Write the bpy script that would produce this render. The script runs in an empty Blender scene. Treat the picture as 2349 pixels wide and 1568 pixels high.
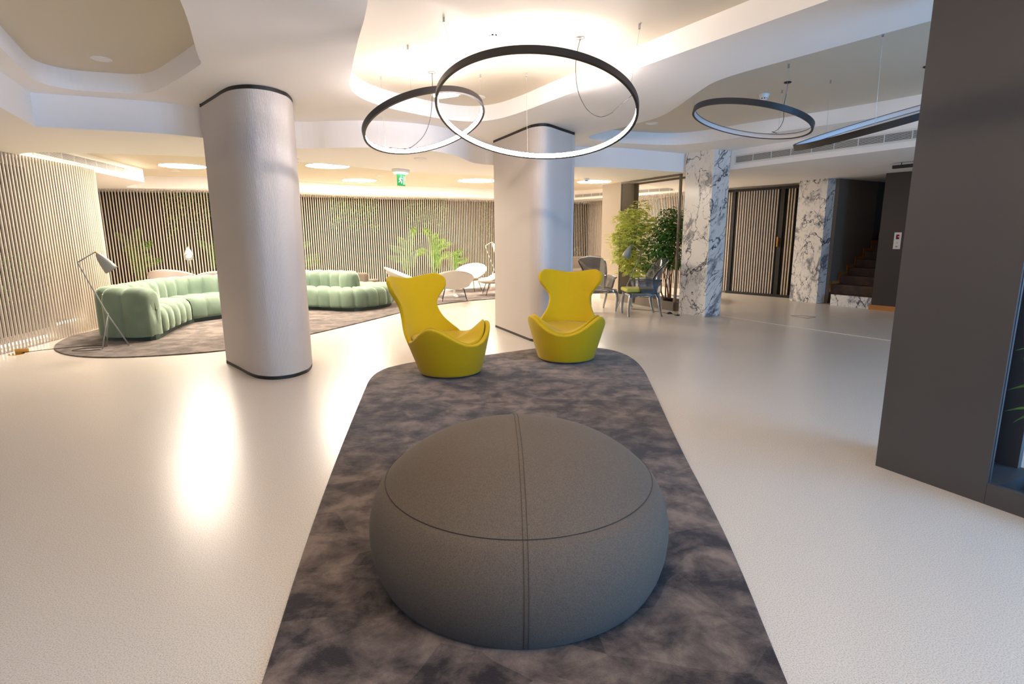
import bpy, math, random
from mathutils import Vector, Matrix
from mathutils.geometry import tessellate_polygon
random.seed(7)
PI = math.pi
S = bpy.context.scene
COL = S.collection

# ------------------------------------------------------------------ camera
cam_data = bpy.data.cameras.new('camera')
cam_data.sensor_width = 36.0
cam_data.lens = 36.0 * 1280 / 2349
cam_data.clip_start = 0.05
cam = bpy.data.objects.new('camera', cam_data)
COL.objects.link(cam)
PITCH, ROLL = math.radians(10.916), math.radians(0.3065)
R_ = Vector((1, 0, 0)); U_ = Vector((0, math.sin(PITCH), math.cos(PITCH))); F_ = Vector((0, math.cos(PITCH), -math.sin(PITCH)))
rr = (R_ * math.cos(ROLL) - U_ * math.sin(ROLL)).normalized()
uu = (U_ * math.cos(ROLL) + R_ * math.sin(ROLL)).normalized()
cam.matrix_world = Matrix(((rr.x, uu.x, -F_.x, 0), (rr.y, uu.y, -F_.y, 0), (rr.z, uu.z, -F_.z, 1.45), (0, 0, 0, 1)))
S.camera = cam

# ------------------------------------------------------------------ world, exposure, assumed daylight
S.view_settings.view_transform = 'Standard'
S.view_settings.look = 'None'
S.view_settings.gamma = 1.0
S.view_settings.use_curve_mapping = False
S.view_settings.exposure = 3.2
S.cycles.use_denoising = True
S.cycles.max_bounces = 10
S.cycles.diffuse_bounces = 6
S.cycles.glossy_bounces = 5
S.cycles.transmission_bounces = 10
S.cycles.transparent_max_bounces = 12
S.cycles.sample_clamp_indirect = 6.0
S.cycles.caustics_reflective = False
S.cycles.caustics_refractive = False
world = bpy.data.worlds.new('world'); S.world = world; world.use_nodes = True
bg = world.node_tree.nodes['Background']
bg.inputs[0].default_value = (0.45, 0.62, 1.0, 1)
bg.inputs[1].default_value = 0.15

K_RING = 8.0      # light of the lit ring lamps
K_DISC = 14.0      # light of the round ceiling lights in the lounge
K_DAY_FILL = 50.0       # assumed side daylight, an added area light without a window
K_FILL = 18.0      # added fill ring lamp, out of view above the near rug


def area(name, loc, direction, sx, sy, power, color):
    d = bpy.data.lights.new(name, 'AREA'); d.shape = 'RECTANGLE'; d.size = sx; d.size_y = sy
    d.energy = power; d.color = color
    o = bpy.data.objects.new(name, d); COL.objects.link(o); o.location = loc
    o.rotation_euler = Vector(direction).to_track_quat('-Z', 'Y').to_euler()
    return o


area('assumed_daylight_fill', (6.8, -0.5, 1.6), (-1, 0.35, -0.15), 4.0, 2.2, K_DAY_FILL, (0.17, 0.49, 1.0))  # bare area light inside the room for assumed daylight; no window is built


# ------------------------------------------------------------------ materials
def lin(c):
    return tuple(((x / 255) / 12.92 if x / 255 <= 0.04045 else ((x / 255 + 0.055) / 1.055) ** 2.4) for x in c) + (1,)


def mat(name, rgb, rough=0.5, metal=0.0, **kw):
    m = bpy.data.materials.new(name); m.use_nodes = True
    b = m.node_tree.nodes['Principled BSDF']
    b.inputs['Base Color'].default_value = lin(rgb)
    b.inputs['Roughness'].default_value = rough
    b.inputs['Metallic'].default_value = metal
    for k, v in kw.items():
        b.inputs[k.replace('_', ' ')].default_value = v
    return m


def nodes(m):
    return m.node_tree.nodes, m.node_tree.links, m.node_tree.nodes['Principled BSDF']


def noise_mix(m, c1, c2, scale, lo=0.4, hi=0.6, detail=4, dist=0.0, coord='Object', stretch=None, bump=0.0, bscale=None):
    n, l, b = nodes(m)
    tc = n.new('ShaderNodeTexCoord'); mp = n.new('ShaderNodeMapping')
    l.new(tc.outputs[coord], mp.inputs[0])
    if stretch: mp.inputs['Scale'].default_value = stretch
    t = n.new('ShaderNodeTexNoise'); t.inputs['Scale'].default_value = scale; t.inputs['Detail'].default_value = detail
    t.inputs['Distortion'].default_value = dist
    l.new(mp.outputs[0], t.inputs['Vector'])
    r = n.new('ShaderNodeValToRGB'); r.color_ramp.elements[0].position = lo; r.color_ramp.elements[1].position = hi
    r.color_ramp.elements[0].color = lin(c1); r.color_ramp.elements[1].color = lin(c2)
    l.new(t.outputs['Fac'], r.inputs[0]); l.new(r.outputs[0], b.inputs['Base Color'])
    if bump:
        t2 = n.new('ShaderNodeTexNoise'); t2.inputs['Scale'].default_value = bscale or scale * 4
        l.new(mp.outputs[0], t2.inputs['Vector'])
        bp = n.new('ShaderNodeBump'); bp.inputs['Strength'].default_value = bump; bp.inputs['Distance'].default_value = 0.002
        l.new(t2.outputs['Fac'], bp.inputs['Height']); l.new(bp.outputs[0], b.inputs['Normal'])
    return m


def emis(name, rgb, strength):
    m = mat(name, rgb if strength < 0.45 else (255, 255, 255), 0.5)
    n, l, b = nodes(m)
    b.inputs['Emission Color'].default_value = lin(rgb); b.inputs['Emission Strength'].default_value = strength
    return m


M = {}
M['white'] = mat('ceiling white paint', (250, 247, 243), 0.7)
M['tan'] = mat('ceiling sand paint', (216, 205, 184), 0.5)
M['grille'] = mat('white grille metal', (228, 226, 220), 0.45)
M['grille_dark'] = mat('dark duct behind grille', (30, 28, 26), 0.8)
# polished terrazzo floor
m = mat('polished pale terrazzo', (196, 190, 180), 0.27, 0.0)
m.node_tree.nodes['Principled BSDF'].inputs['Specular IOR Level'].default_value = 0.27
n, l, b = nodes(m)
tc = n.new('ShaderNodeTexCoord')
t1 = n.new('ShaderNodeTexNoise'); t1.inputs['Scale'].default_value = 190; t1.inputs['Detail'].default_value = 2
l.new(tc.outputs['Object'], t1.inputs['Vector'])
r1 = n.new('ShaderNodeValToRGB'); r1.color_ramp.elements[0].position = 0.28; r1.color_ramp.elements[1].position = 0.56
r1.color_ramp.elements[0].color = lin((172, 164, 154)); r1.color_ramp.elements[1].color = lin((211, 202, 191))
l.new(t1.outputs['Fac'], r1.inputs[0]); l.new(r1.outputs[0], b.inputs['Base Color'])
M['floor'] = m


def carpet(name, c_dark, c_mid, c_light):
    """cut-pile carpet with brushed patches"""
    m = mat(name, c_mid, 0.9)
    n, l, b = nodes(m)
    b.inputs['Sheen Weight'].default_value = 0.25; b.inputs['Sheen Roughness'].default_value = 0.4
    b.inputs['Specular IOR Level'].default_value = 0.15
    tc = n.new('ShaderNodeTexCoord')
    w = n.new('ShaderNodeTexNoise'); w.inputs['Scale'].default_value = 1.1; w.inputs['Detail'].default_value = 2
    l.new(tc.outputs['Object'], w.inputs['Vector'])
    mixv = n.new('ShaderNodeMix'); mixv.data_type = 'VECTOR'; mixv.inputs[0].default_value = 0.22
    l.new(tc.outputs['Object'], mixv.inputs[4]); l.new(w.outputs['Color'], mixv.inputs[5])
    mp = n.new('ShaderNodeMapping'); mp.inputs['Scale'].default_value = (1.2, 2.6, 1); mp.inputs['Rotation'].default_value = (0, 0, -0.4)
    l.new(mixv.outputs[1], mp.inputs[0])
    v = n.new('ShaderNodeTexVoronoi'); v.inputs['Scale'].default_value = 2.3; v.inputs['Randomness'].default_value = 1.0
    l.new(mp.outputs[0], v.inputs['Vector'])
    sep = n.new('ShaderNodeSeparateColor'); l.new(v.outputs['Color'], sep.inputs[0])
    c = n.new('ShaderNodeTexNoise'); c.inputs['Scale'].default_value = 5.5; c.inputs['Detail'].default_value = 6; c.inputs['Roughness'].default_value = 0.66
    c.inputs['Distortion'].default_value = 0.3
    l.new(tc.outputs['Object'], c.inputs['Vector'])
    c2 = n.new('ShaderNodeTexNoise'); c2.inputs['Scale'].default_value = 1.0; l.new(tc.outputs['Object'], c2.inputs['Vector'])
    a1 = n.new('ShaderNodeMath'); a1.operation = 'MULTIPLY_ADD'; a1.inputs[1].default_value = 0.13
    l.new(sep.outputs[0], a1.inputs[0]); l.new(c.outputs['Fac'], a1.inputs[2])
    a2 = n.new('ShaderNodeMath'); a2.operation = 'MULTIPLY_ADD'; a2.inputs[1].default_value = 0.35
    l.new(c2.outputs['Fac'], a2.inputs[0]); l.new(a1.outputs[0], a2.inputs[2])
    r = n.new('ShaderNodeValToRGB')
    e = r.color_ramp.elements; e[0].position = 0.60; e[0].color = lin(c_dark); e[1].position = 0.90; e[1].color = lin(c_light)
    x = e.new(0.73); x.color = lin(c_mid)
    l.new(a2.outputs[0], r.inputs[0])
    fz = n.new('ShaderNodeTexNoise'); fz.inputs['Scale'].default_value = 330; fz.inputs['Detail'].default_value = 2
    l.new(tc.outputs['Object'], fz.inputs['Vector'])
    mr = n.new('ShaderNodeMapRange'); mr.inputs[3].default_value = 0.72; mr.inputs[4].default_value = 1.28
    l.new(fz.outputs['Fac'], mr.inputs[0])
    mm = n.new('ShaderNodeVectorMath'); mm.operation = 'MULTIPLY'
    l.new(r.outputs[0], mm.inputs[0]); l.new(mr.outputs[0], mm.inputs[1]); l.new(mm.outputs[0], b.inputs['Base Color'])
    bp = n.new('ShaderNodeBump'); bp.inputs['Strength'].default_value = 0.5; bp.inputs['Distance'].default_value = 0.004
    l.new(fz.outputs['Fac'], bp.inputs['Height']); l.new(bp.outputs[0], b.inputs['Normal'])
    return m


M['rug_dark'] = carpet('dark plush carpet', (46, 38, 37), (86, 74, 68), (124, 108, 98))
M['rug_taupe'] = carpet('taupe plush carpet', (74, 65, 60), (102, 91, 84), (132, 119, 110))


def fabric(name, c1, c2, rough=0.9, sheen=0.2, scale=420):
    m = mat(name, c1, rough)
    noise_mix(m, c1, c2, scale, 0.35, 0.65, 2, bump=0.25, bscale=scale)
    m.node_tree.nodes['Principled BSDF'].inputs['Sheen Weight'].default_value = sheen
    m.node_tree.nodes['Principled BSDF'].inputs['Specular IOR Level'].default_value = 0.25
    return m


M['yellow'] = fabric('mustard yellow wool', (180, 150, 0), (194, 164, 2), 0.85, 0.15)
M['ottoman'] = fabric('grey brown wool', (82, 72, 63), (102, 90, 78), 0.9, 0.04, 300)
M['seam'] = mat('dark stitching', (46, 41, 37), 0.9)
M['velvet'] = noise_mix(mat('sage green velvet', (110, 140, 120), 0.8), (98, 118, 100), (122, 140, 120), 3.0, 0.3, 0.7, 5)
b = M['velvet'].node_tree.nodes['Principled BSDF']; b.inputs['Sheen Weight'].default_value = 1.0; b.inputs['Sheen Roughness'].default_value = 0.3
b.inputs['Sheen Tint'].default_value = lin((220, 240, 214))
M['plinth'] = mat('dark green plinth', (52, 68, 62), 0.6)
M['slat'] = mat('champagne lacquered slats', (192, 178, 160), 0.42)
M['darkwall'] = noise_mix(mat('dark brown plaster', (52, 44, 40), 0.8), (42, 36, 33), (54, 47, 43), 1.5)
M['black'] = mat('matt black metal', (26, 24, 24), 0.5)
M['ringblack'] = mat('black anodised aluminium', (40, 37, 37), 0.45, 0.0)
M['panel'] = mat('anthracite lacquered panel', (72, 69, 70), 0.42)
M['panel_taupe'] = mat('taupe lacquered panel', (176, 162, 142), 0.5)
M['frame'] = mat('bronze grey frame metal', (112, 103, 93), 0.45)
M['chrome'] = mat('chrome', (200, 200, 205), 0.12, 1.0)
M['lamp'] = mat('grey lacquered steel', (150, 152, 144), 0.35)
M['lamp_white'] = mat('lamp inner white enamel', (240, 238, 232), 0.4)
M['brass'] = mat('brass', (214, 160, 80), 0.25, 1.0)
M['cord'] = mat('black cord', (22, 20, 20), 0.6)
M['steel'] = mat('steel wire', (170, 168, 165), 0.35, 0.8)
M['plastic'] = mat('white plastic', (236, 234, 228), 0.35)
M['gloss_white'] = mat('glossy white moulded shell', (216, 204, 196), 0.15)
M['cream'] = fabric('off white wool', (188, 179, 166), (200, 191, 179), 0.9, 0.1, 200)
M['brown_seat'] = fabric('taupe wool', (104, 92, 80), (118, 106, 92), 0.9, 0.1, 200)
M['olive'] = fabric('yellow green wool', (172, 168, 70), (188, 184, 86), 0.9, 0.1, 200)
M['bark'] = mat('brown bark', (142, 98, 64), 0.8)
M['soil'] = mat('dark soil', (36, 32, 28), 0.95)
M['pot'] = mat('black plastic pot', (24, 24, 24), 0.5)
M['wood'] = noise_mix(mat('oak skirting', (190, 122, 60), 0.45), (178, 110, 50), (204, 136, 72), 8, stretch=(1, 8, 20))
M['stair_wood'] = noise_mix(mat('dark brown stair covering', (74, 54, 44), 0.6), (66, 48, 40), (82, 60, 48), 6)
M['wall_taupe'] = mat('taupe wall paint', (118, 104, 90), 0.8)
M['wall_green'] = mat('dark green grey wall paint', (64, 68, 60), 0.8)
M['joint'] = mat('pale floor joint strip', (214, 210, 202), 0.4)
M['hatch'] = mat('dark hatch joint', (96, 90, 82), 0.6)
M['led_on'] = emis('lit LED diffuser', (255, 239, 234), K_RING)
M['led_fill'] = emis('added fill ring diffuser', (255, 231, 195), K_FILL)  # glow of the added out-of-view ring
M['led_off'] = mat('unlit LED diffuser', (206, 206, 210), 0.5)
M['disc_on'] = emis('lit round diffuser', (255, 240, 222), K_DISC)
M['bulb'] = emis('lit bulb', (255, 238, 215), 0.35)
M['emerg'] = emis('lit emergency diffuser', (235, 245, 255), 0.5)
M['strip'] = emis('lit floor strip', (255, 240, 220), 1.6)
M['red'] = emis('red display mark', (255, 20, 30), 0.4)
M['sign_green'] = emis('green sign', (50, 150, 80), 0.09)
M['sign_white'] = emis('white sign marks', (240, 255, 240), 0.16)
for nm, c1, c2 in (('leaf_dark', (54, 98, 34), (116, 158, 72)), ('leaf_mid', (66, 110, 34), (120, 160, 66)),
                   ('leaf_yellow', (190, 202, 74), (240, 240, 140)), ('leaf_palm', (74, 112, 36), (124, 158, 66)),
                   ('leaf_blue', (34, 96, 74), (70, 134, 104))):
    m = noise_mix(mat(nm, c1, 0.5), c1, c2, 9, 0.3, 0.7, 3)
    M[nm] = m

# smoke polycarbonate
m = mat('smoke grey polycarbonate', (156, 163, 174), 0.0)
n, l, b = nodes(m)
b.inputs['Transmission Weight'].default_value = 0.93; b.inputs['IOR'].default_value = 1.42
M['smoke'] = m

# ribbed steel of the columns (the ribs are geometry)
m = mat('brushed steel ribs', (204, 196, 188), 0.48, 0.25)
M['ribs'] = m


def marble():
    m = mat('white marble with grey veins', (225, 220, 210), 0.22)
    n, l, b = nodes(m)
    tc = n.new('ShaderNodeTexCoord')
    mp = n.new('ShaderNodeMapping'); mp.inputs['Rotation'].default_value = (0.25, -0.62, 0.0)
    l.new(tc.outputs['Object'], mp.inputs[0])
    st = n.new('ShaderNodeMapping'); st.inputs['Scale'].default_value = (1.0, 1.0, 0.42)
    l.new(mp.outputs[0], st.inputs[0])

    def ridge(scale, detail, dist, width, off, rough=0.55):
        o = n.new('ShaderNodeVectorMath'); o.operation = 'ADD'; o.inputs[1].default_value = off
        l.new(st.outputs[0], o.inputs[0])
        t = n.new('ShaderNodeTexNoise'); t.inputs['Scale'].default_value = scale; t.inputs['Detail'].default_value = detail
        t.inputs['Distortion'].default_value = dist; t.inputs['Roughness'].default_value = rough
        l.new(o.outputs[0], t.inputs['Vector'])
        a = n.new('ShaderNodeMath'); a.operation = 'SUBTRACT'; a.inputs[1].default_value = 0.5; l.new(t.outputs['Fac'], a.inputs[0])
        c = n.new('ShaderNodeMath'); c.operation = 'ABSOLUTE'; l.new(a.outputs[0], c.inputs[0])
        r = n.new('ShaderNodeMapRange'); r.interpolation_type = 'SMOOTHSTEP'
        r.inputs[1].default_value = width; r.inputs[2].default_value = 0.0; r.inputs[3].default_value = 0.0; r.inputs[4].default_value = 1.0
        l.new(c.outputs[0], r.inputs[0]); return r.outputs[0]

    def mask(scale, lo, hi, off):
        o = n.new('ShaderNodeVectorMath'); o.operation = 'ADD'; o.inputs[1].default_value = off
        l.new(st.outputs[0], o.inputs[0])
        t = n.new('ShaderNodeTexNoise'); t.inputs['Scale'].default_value = scale; t.inputs['Detail'].default_value = 5; t.inputs['Roughness'].default_value = 0.65
        l.new(o.outputs[0], t.inputs['Vector'])
        r = n.new('ShaderNodeMapRange'); r.interpolation_type = 'SMOOTHSTEP'; r.inputs[1].default_value = lo; r.inputs[2].default_value = hi
        l.new(t.outputs['Fac'], r.inputs[0]); return r.outputs[0]

    def mul(a, b_):
        x = n.new('ShaderNodeMath'); x.operation = 'MULTIPLY'; l.new(a, x.inputs[0])
        if isinstance(b_, float): x.inputs[1].default_value = b_
        else: l.new(b_, x.inputs[1])
        return x.outputs[0]

    def mx(a, b_):
        x = n.new('ShaderNodeMath'); x.operation = 'MAXIMUM'; l.new(a, x.inputs[0]); l.new(b_, x.inputs[1]); return x.outputs[0]
    big = mul(ridge(1.7, 9, 0.5, 0.012, (3, 1, 7)), mask(1.6, 0.30, 0.45, (9, 2, 1)))
    fine = mul(ridge(3.6, 8, 0.8, 0.011, (13, 5, 2)), mask(2.4, 0.38, 0.53, (1, 8, 4)))
    fine2 = mul(ridge(6.5, 6, 0.6, 0.010, (4, 15, 9)), mul(mask(3.0, 0.46, 0.62, (6, 3, 11)), 0.6))
    smudge = mul(mul(ridge(2.0, 10, 0.6, 0.07, (3, 1, 7.3), 0.75), mask(2.0, 0.50, 0.62, (2, 12, 5))), 0.75)
    tot = mx(mx(big, mul(fine, 0.8)), mx(fine2, smudge))
    r = n.new('ShaderNodeValToRGB'); e = r.color_ramp.elements
    e[0].position = 0.0; e[0].color = lin((234, 228, 218)); e[1].position = 1.0; e[1].color = lin((70, 72, 78))
    x = e.new(0.45); x.color = lin((160, 158, 158))
    l.new(tot, r.inputs[0]); l.new(r.outputs[0], b.inputs['Base Color'])
    return m


M['marble'] = marble()


# ------------------------------------------------------------------ mesh helpers
def catmull(pts, n=6, closed=False):
    P = [Vector(p) for p in pts]; out = []; N = len(P)
    rng = range(N if closed else N - 1)
    for i in rng:
        p0 = P[(i - 1) % N] if (closed or i > 0) else P[0] * 2 - P[1]
        p1 = P[i]; p2 = P[(i + 1) % N]
        p3 = P[(i + 2) % N] if (closed or i + 2 < N) else P[-1] * 2 - P[-2]
        for k in range(n):
            t = k / n
            out.append(0.5 * ((2 * p1) + (p2 - p0) * t + (2 * p0 - 5 * p1 + 4 * p2 - p3) * t * t + (3 * p1 - p0 - 3 * p2 + p3) * t ** 3))
    if not closed: out.append(P[-1].copy())
    return out


def chaikin(pts, it=2, closed=True):
    P = [Vector(p) for p in pts]
    for _ in range(it):
        Q = []
        N = len(P)
        if not closed: Q.append(P[0])
        for i in range(N if closed else N - 1):
            a, c = P[i], P[(i + 1) % N]
            Q.append(a * 0.75 + c * 0.25); Q.append(a * 0.25 + c * 0.75)
        if not closed: Q.append(P[-1])
        P = Q
    return P


def resample(path, step=None, n=None):
    P = [Vector(p) for p in path]; d = [0]
    for a, c in zip(P, P[1:]): d.append(d[-1] + (c - a).length)
    n = n or max(2, int(round(d[-1] / step)) + 1); out = []; j = 0
    for i in range(n):
        s = d[-1] * i / (n - 1)
        while j < len(d) - 2 and d[j + 1] < s: j += 1
        w = (s - d[j]) / max(1e-9, d[j + 1] - d[j]); out.append(P[j].lerp(P[j + 1], min(1, w)))
    return out


class MB:
    def __init__(s): s.v = []; s.f = []; s.mi = []; s.m = 0

    def add(s, vs, fs):
        o = len(s.v); s.v += [Vector(v) for v in vs]
        s.f += [tuple(i + o for i in f) for f in fs]; s.mi += [s.m] * len(fs); return s

    def box(s, c, size, rz=0, M4=None):
        x, y, z = (k / 2 for k in size); q = Matrix.Rotation(rz, 3, 'Z')
        vs = [Vector(c) + q @ Vector((i * x, j * y, k * z)) for i in (-1, 1) for j in (-1, 1) for k in (-1, 1)]
        return s.add(vs, [(0, 1, 3, 2), (4, 6, 7, 5), (0, 4, 5, 1), (2, 3, 7, 6), (0, 2, 6, 4), (1, 5, 7, 3)])

    def tube(s, pts, r, seg=8, closed=False):
        P = [Vector(p) for p in pts]; N = len(P); rs = r if isinstance(r, (list, tuple)) else [r] * N
        rings = []; up = None
        for i, p in enumerate(P):
            t = (P[(i + 1) % N] - P[i - 1]) if closed else (P[min(i + 1, N - 1)] - P[max(i - 1, 0)])
            t = t.normalized() if t.length > 1e-9 else Vector((0, 0, 1))
            if up is None: up = Vector((0, 0, 1)) if abs(t.z) < 0.9 else Vector((1, 0, 0))
            a = t.cross(up).normalized(); up = a.cross(t).normalized()
            rings.append([p + (a * math.cos(2 * PI * k / seg) + up * math.sin(2 * PI * k / seg)) * rs[i] for k in range(seg)])
        vs = [v for g in rings for v in g]; fs = []
        for i in range(N if closed else N - 1):
            j = (i + 1) % N
            for k in range(seg): fs.append((i * seg + k, i * seg + (k + 1) % seg, j * seg + (k + 1) % seg, j * seg + k))
        if not closed: fs += [tuple(range(seg))[::-1], tuple((N - 1) * seg + k for k in range(seg))]
        return s.add(vs, fs)

    def lathe(s, prof, c=(0, 0, 0), seg=32, M4=None, sx=1, sy=1):
        vs = []; fs = []
        for r, z in prof:
            for k in range(seg):
                a = 2 * PI * k / seg; vs.append(Vector((r * math.cos(a) * sx, r * math.sin(a) * sy, z)))
        for i in range(len(prof) - 1):
            for k in range(seg):
                fs.append((i * seg + k, i * seg + (k + 1) % seg, (i + 1) * seg + (k + 1) % seg, (i + 1) * seg + k))
        if prof[0][0] > 1e-6: fs.append(tuple(range(seg))[::-1])
        if prof[-1][0] > 1e-6: fs.append(tuple((len(prof) - 1) * seg + k for k in range(seg)))
        if M4 is not None: vs = [M4 @ v for v in vs]
        return s.add([v + Vector(c) for v in vs], fs)

    def prism(s, poly, z0, z1, holes=()):
        loops = [[Vector((p[0], p[1], 0)) for p in L] for L in (poly,) + tuple(holes)]
        allp = [p for L in loops for p in L]; tri = tessellate_polygon(loops); n = len(allp)
        vs = [Vector((p.x, p.y, z0)) for p in allp] + [Vector((p.x, p.y, z1)) for p in allp]
        fs = [tuple(t)[::-1] for t in tri] + [tuple(i + n for i in t) for t in tri]; o = 0
        for L in loops:
            for i in range(len(L)):
                j = (i + 1) % len(L); fs.append((o + i, o + j, n + o + j, n + o + i))
            o += len(L)
        return s.add(vs, fs)

    def flat(s, poly, z, holes=()):
        loops = [[Vector((p[0], p[1], 0)) for p in L] for L in (poly,) + tuple(holes)]
        allp = [p for L in loops for p in L]
        return s.add([Vector((p.x, p.y, z)) for p in allp], [tuple(t) for t in tessellate_polygon(loops)])

    def riser(s, path, z0, z1, closed=False):
        n = len(path); vs = [Vector((p[0], p[1], z0)) for p in path] + [Vector((p[0], p[1], z1)) for p in path]
        return s.add(vs, [(i, (i + 1) % n, n + (i + 1) % n, n + i) for i in range(n if closed else n - 1)])

    def grid(s, rows, wrap=False):
        nr = len(rows); nc = len(rows[0]); fs = []
        for i in range(nr - 1):
            for k in range(nc if wrap else nc - 1):
                fs.append((i * nc + k, i * nc + (k + 1) % nc, (i + 1) * nc + (k + 1) % nc, (i + 1) * nc + k))
        return s.add([v for r in rows for v in r], fs)

    def build(s, name, mats, parent=None, smooth=False, world=True, angle=None):
        me = bpy.data.meshes.new(name)
        vs = s.v
        if parent is not None and world:
            inv = (Matrix.Translation(parent.location) @ parent.rotation_euler.to_matrix().to_4x4()).inverted()
            pp = parent.parent
            vs = [inv @ v for v in vs] if pp is None else [(Matrix.Translation(pp.location) @ pp.rotation_euler.to_matrix().to_4x4()).inverted() @ v for v in vs]
        me.from_pydata([tuple(v) for v in vs], [], s.f)
        if not isinstance(mats, (list, tuple)): mats = [mats]
        for mm in mats: me.materials.append(mm)
        me.polygons.foreach_set('material_index', s.mi)
        me.update()
        if smooth:
            me.polygons.foreach_set('use_smooth', [True] * len(me.polygons))
            if angle:
                try: me.set_sharp_from_angle(angle=math.radians(angle))
                except Exception: pass
        o = bpy.data.objects.new(name, me); COL.objects.link(o)
        if parent is not None: o.parent = parent
        return o


def thing(name, label, cat, loc=(0, 0, 0), rz=0.0, group=None):
    o = bpy.data.objects.new(name, None); COL.objects.link(o); o.location = loc; o.rotation_euler = (0, 0, rz)
    o.empty_display_size = 0.1
    return tag(o, label, cat, group)


def tag(o, label=None, cat=None, group=None, kind=None):
    if label: o['label'] = label
    if cat: o['category'] = cat
    if group: o['group'] = group
    if kind: o['kind'] = kind
    return o


def copy_tree(o, parent=None):
    c = o.copy(); COL.objects.link(c); c.parent = parent
    for ch in list(o.children): copy_tree(ch, c)
    return c


def bevel(o, w=0.01, seg=2, angle=40):
    b = o.modifiers.new('bevel', 'BEVEL'); b.width = w; b.segments = seg; b.limit_method = 'ANGLE'; b.angle_limit = math.radians(angle)
    return o


def struct(mb, name, mats, **k):
    o = mb.build(name, mats, **k); o['kind'] = 'structure'; return o


# ------------------------------------------------------------------ levels
ZA, ZB, ZR, ZS = 2.83, 2.515, 3.01, 2.785

# ------------------------------------------------------------------ floor
struct(MB().box((0, 9, -0.1), (34, 34, 0.2)), 'floor', M['floor'])

# ------------------------------------------------------------------ ceiling
L_edge = [(-3.35, 3.72), (-3.77, 4.46), (-4.07, 4.99), (-4.22, 5.26), (-4.29, 5.42), (-4.27, 5.61), (-4.15, 5.74), (-3.93, 5.81), (-3.74, 5.87), (-3.55, 5.85), (-3.29, 5.65), (-2.95, 5.33), (-2.58, 4.97), (-2.50, 4.87), (-2.46, 4.74), (-1.95, 3.65), (-1.75, 3.0), (-2.2, 2.6), (-2.9, 2.95)]
C_edge = [(-0.84, 3.67), (-1.15, 4.5), (-1.44, 5.37), (-1.53, 5.66), (-1.56, 6.03), (-1.42, 6.47), (-1.13, 6.86), (-0.8, 7.22), (-0.48, 7.37), (-0.18, 7.24), (0.11, 6.84), (0.41, 6.28), (0.75, 5.7), (1.09, 5.09), (1.5, 4.4), (1.93, 3.70), (2.5, 2.8), (2.3, 1.6), (1.0, 1.1), (-0.2, 1.4), (-0.55, 2.6)]
R_edge = [(4.2, 1.95), (2.8, 4.05), (2.26, 4.88), (1.99, 5.3), (1.89, 5.55), (1.87, 5.8), (1.86, 6.1), (1.85, 6.67), (1.80, 7.15), (1.62, 7.5), (1.43, 7.87), (1.24, 8.17), (1.10, 8.48), (1.22, 8.80), (1.63, 9.04), (2.23, 9.25), (2.53, 9.31), (2.77, 9.25), (3.08, 9.0), (3.34, 8.6), (3.9, 7.98), (4.45, 7.3), (5.6, 5.5), (6.9, 3.2), (6.2, 1.7)]
L_edge, C_edge, R_edge = (chaikin([(p[0], p[1], 0) for p in e], 2) for e in (L_edge, C_edge, R_edge))
fascia = [(-2.7, -4.2), (-2.7, 2.1), (-3.55, 3.5), (-4.27, 4.96), (-4.68, 5.80), (-4.68, 5.80), (-4.2, 6.0), (-3.71, 6.19), (-3.40, 6.48), (-3.08, 6.9), (-2.76, 7.25), (-2.50, 7.32), (-2.2, 7.24), (-1.68, 7.24), (-1.3, 7.38), (-0.98, 7.58), (-0.78, 7.92), (-0.67, 8.4), (-0.60, 8.78), (-0.43, 9.03), (-0.2, 9.12), (0.4, 9.26), (1.0, 9.42), (1.6, 9.52), (1.95, 9.64), (2.4, 9.92), (3.10, 10.33)]
fascia = [(p[0], p[1]) for p in chaikin([(a[0], a[1], 0) for a in fascia], 2, closed=False)]
vent_line = [(3.74, 9.97), (7.74, 2.58), (7.74, -4.2)]
A_poly = fascia + vent_line
B_out = [(14.0, -4.2), (14.0, 22.5), (-13.0, 22.5), (-13.0, -4.2)]
B_poly = list(A_poly) + B_out
S_edge = [(-6.50, 7.70), (-6.30, 7.55), (-6.02, 7.50), (-5.43, 7.64), (-4.9, 7.78), (-4.18, 8.0), (-3.19, 8.48), (-2.58, 9.14), (-2.26, 9.55), (-1.89, 10.02), (-1.2, 10.4), (-0.3, 10.75), (1.22, 11.44), (2.09, 11.9), (2.39, 12.21), (3.05, 12.9), (3.9, 13.9), (4.55, 15.1), (4.5, 15.33), (4.5, 15.33), (1.95, 18.24), (1.95, 18.24), (0.9, 17.98), (-0.5, 17.3), (-1.3, 16.75), (-2.26, 16.2), (-3.0, 15.95), (-3.8, 15.75), (-4.6, 15.3), (-5.35, 14.35), (-6.1, 13.75), (-7.06, 13.31), (-8.05, 13.12), (-8.5, 12.95), (-8.55, 12.8), (-8.2, 12.4), (-7.38, 11.64), (-7.38, 11.64), (-6.635, 8.0), (-6.6, 7.82)]
S_edge = chaikin([(a[0], a[1], 0) for a in S_edge], 2)
c = MB()
c.flat(A_poly, ZA, (L_edge, C_edge, R_edge))
c.riser(fascia, ZB, ZA); c.riser([fascia[-1]] + vent_line, ZB, ZA)
c.flat(B_poly, ZB, (S_edge,))
for e in (L_edge, C_edge, R_edge): c.riser(e, ZA, ZR, True)
c.riser(S_edge, ZB, ZS, True)
c.m = 1
for e in (L_edge, C_edge, R_edge): c.flat(e, ZR)
c.flat(S_edge, ZS)
struct(c, 'ceiling', [M['white'], M['tan']])
struct(MB().box((0.5, 9.1, 3.3), (28, 28, 0.15)), 'ceiling', M['white'])

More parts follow.
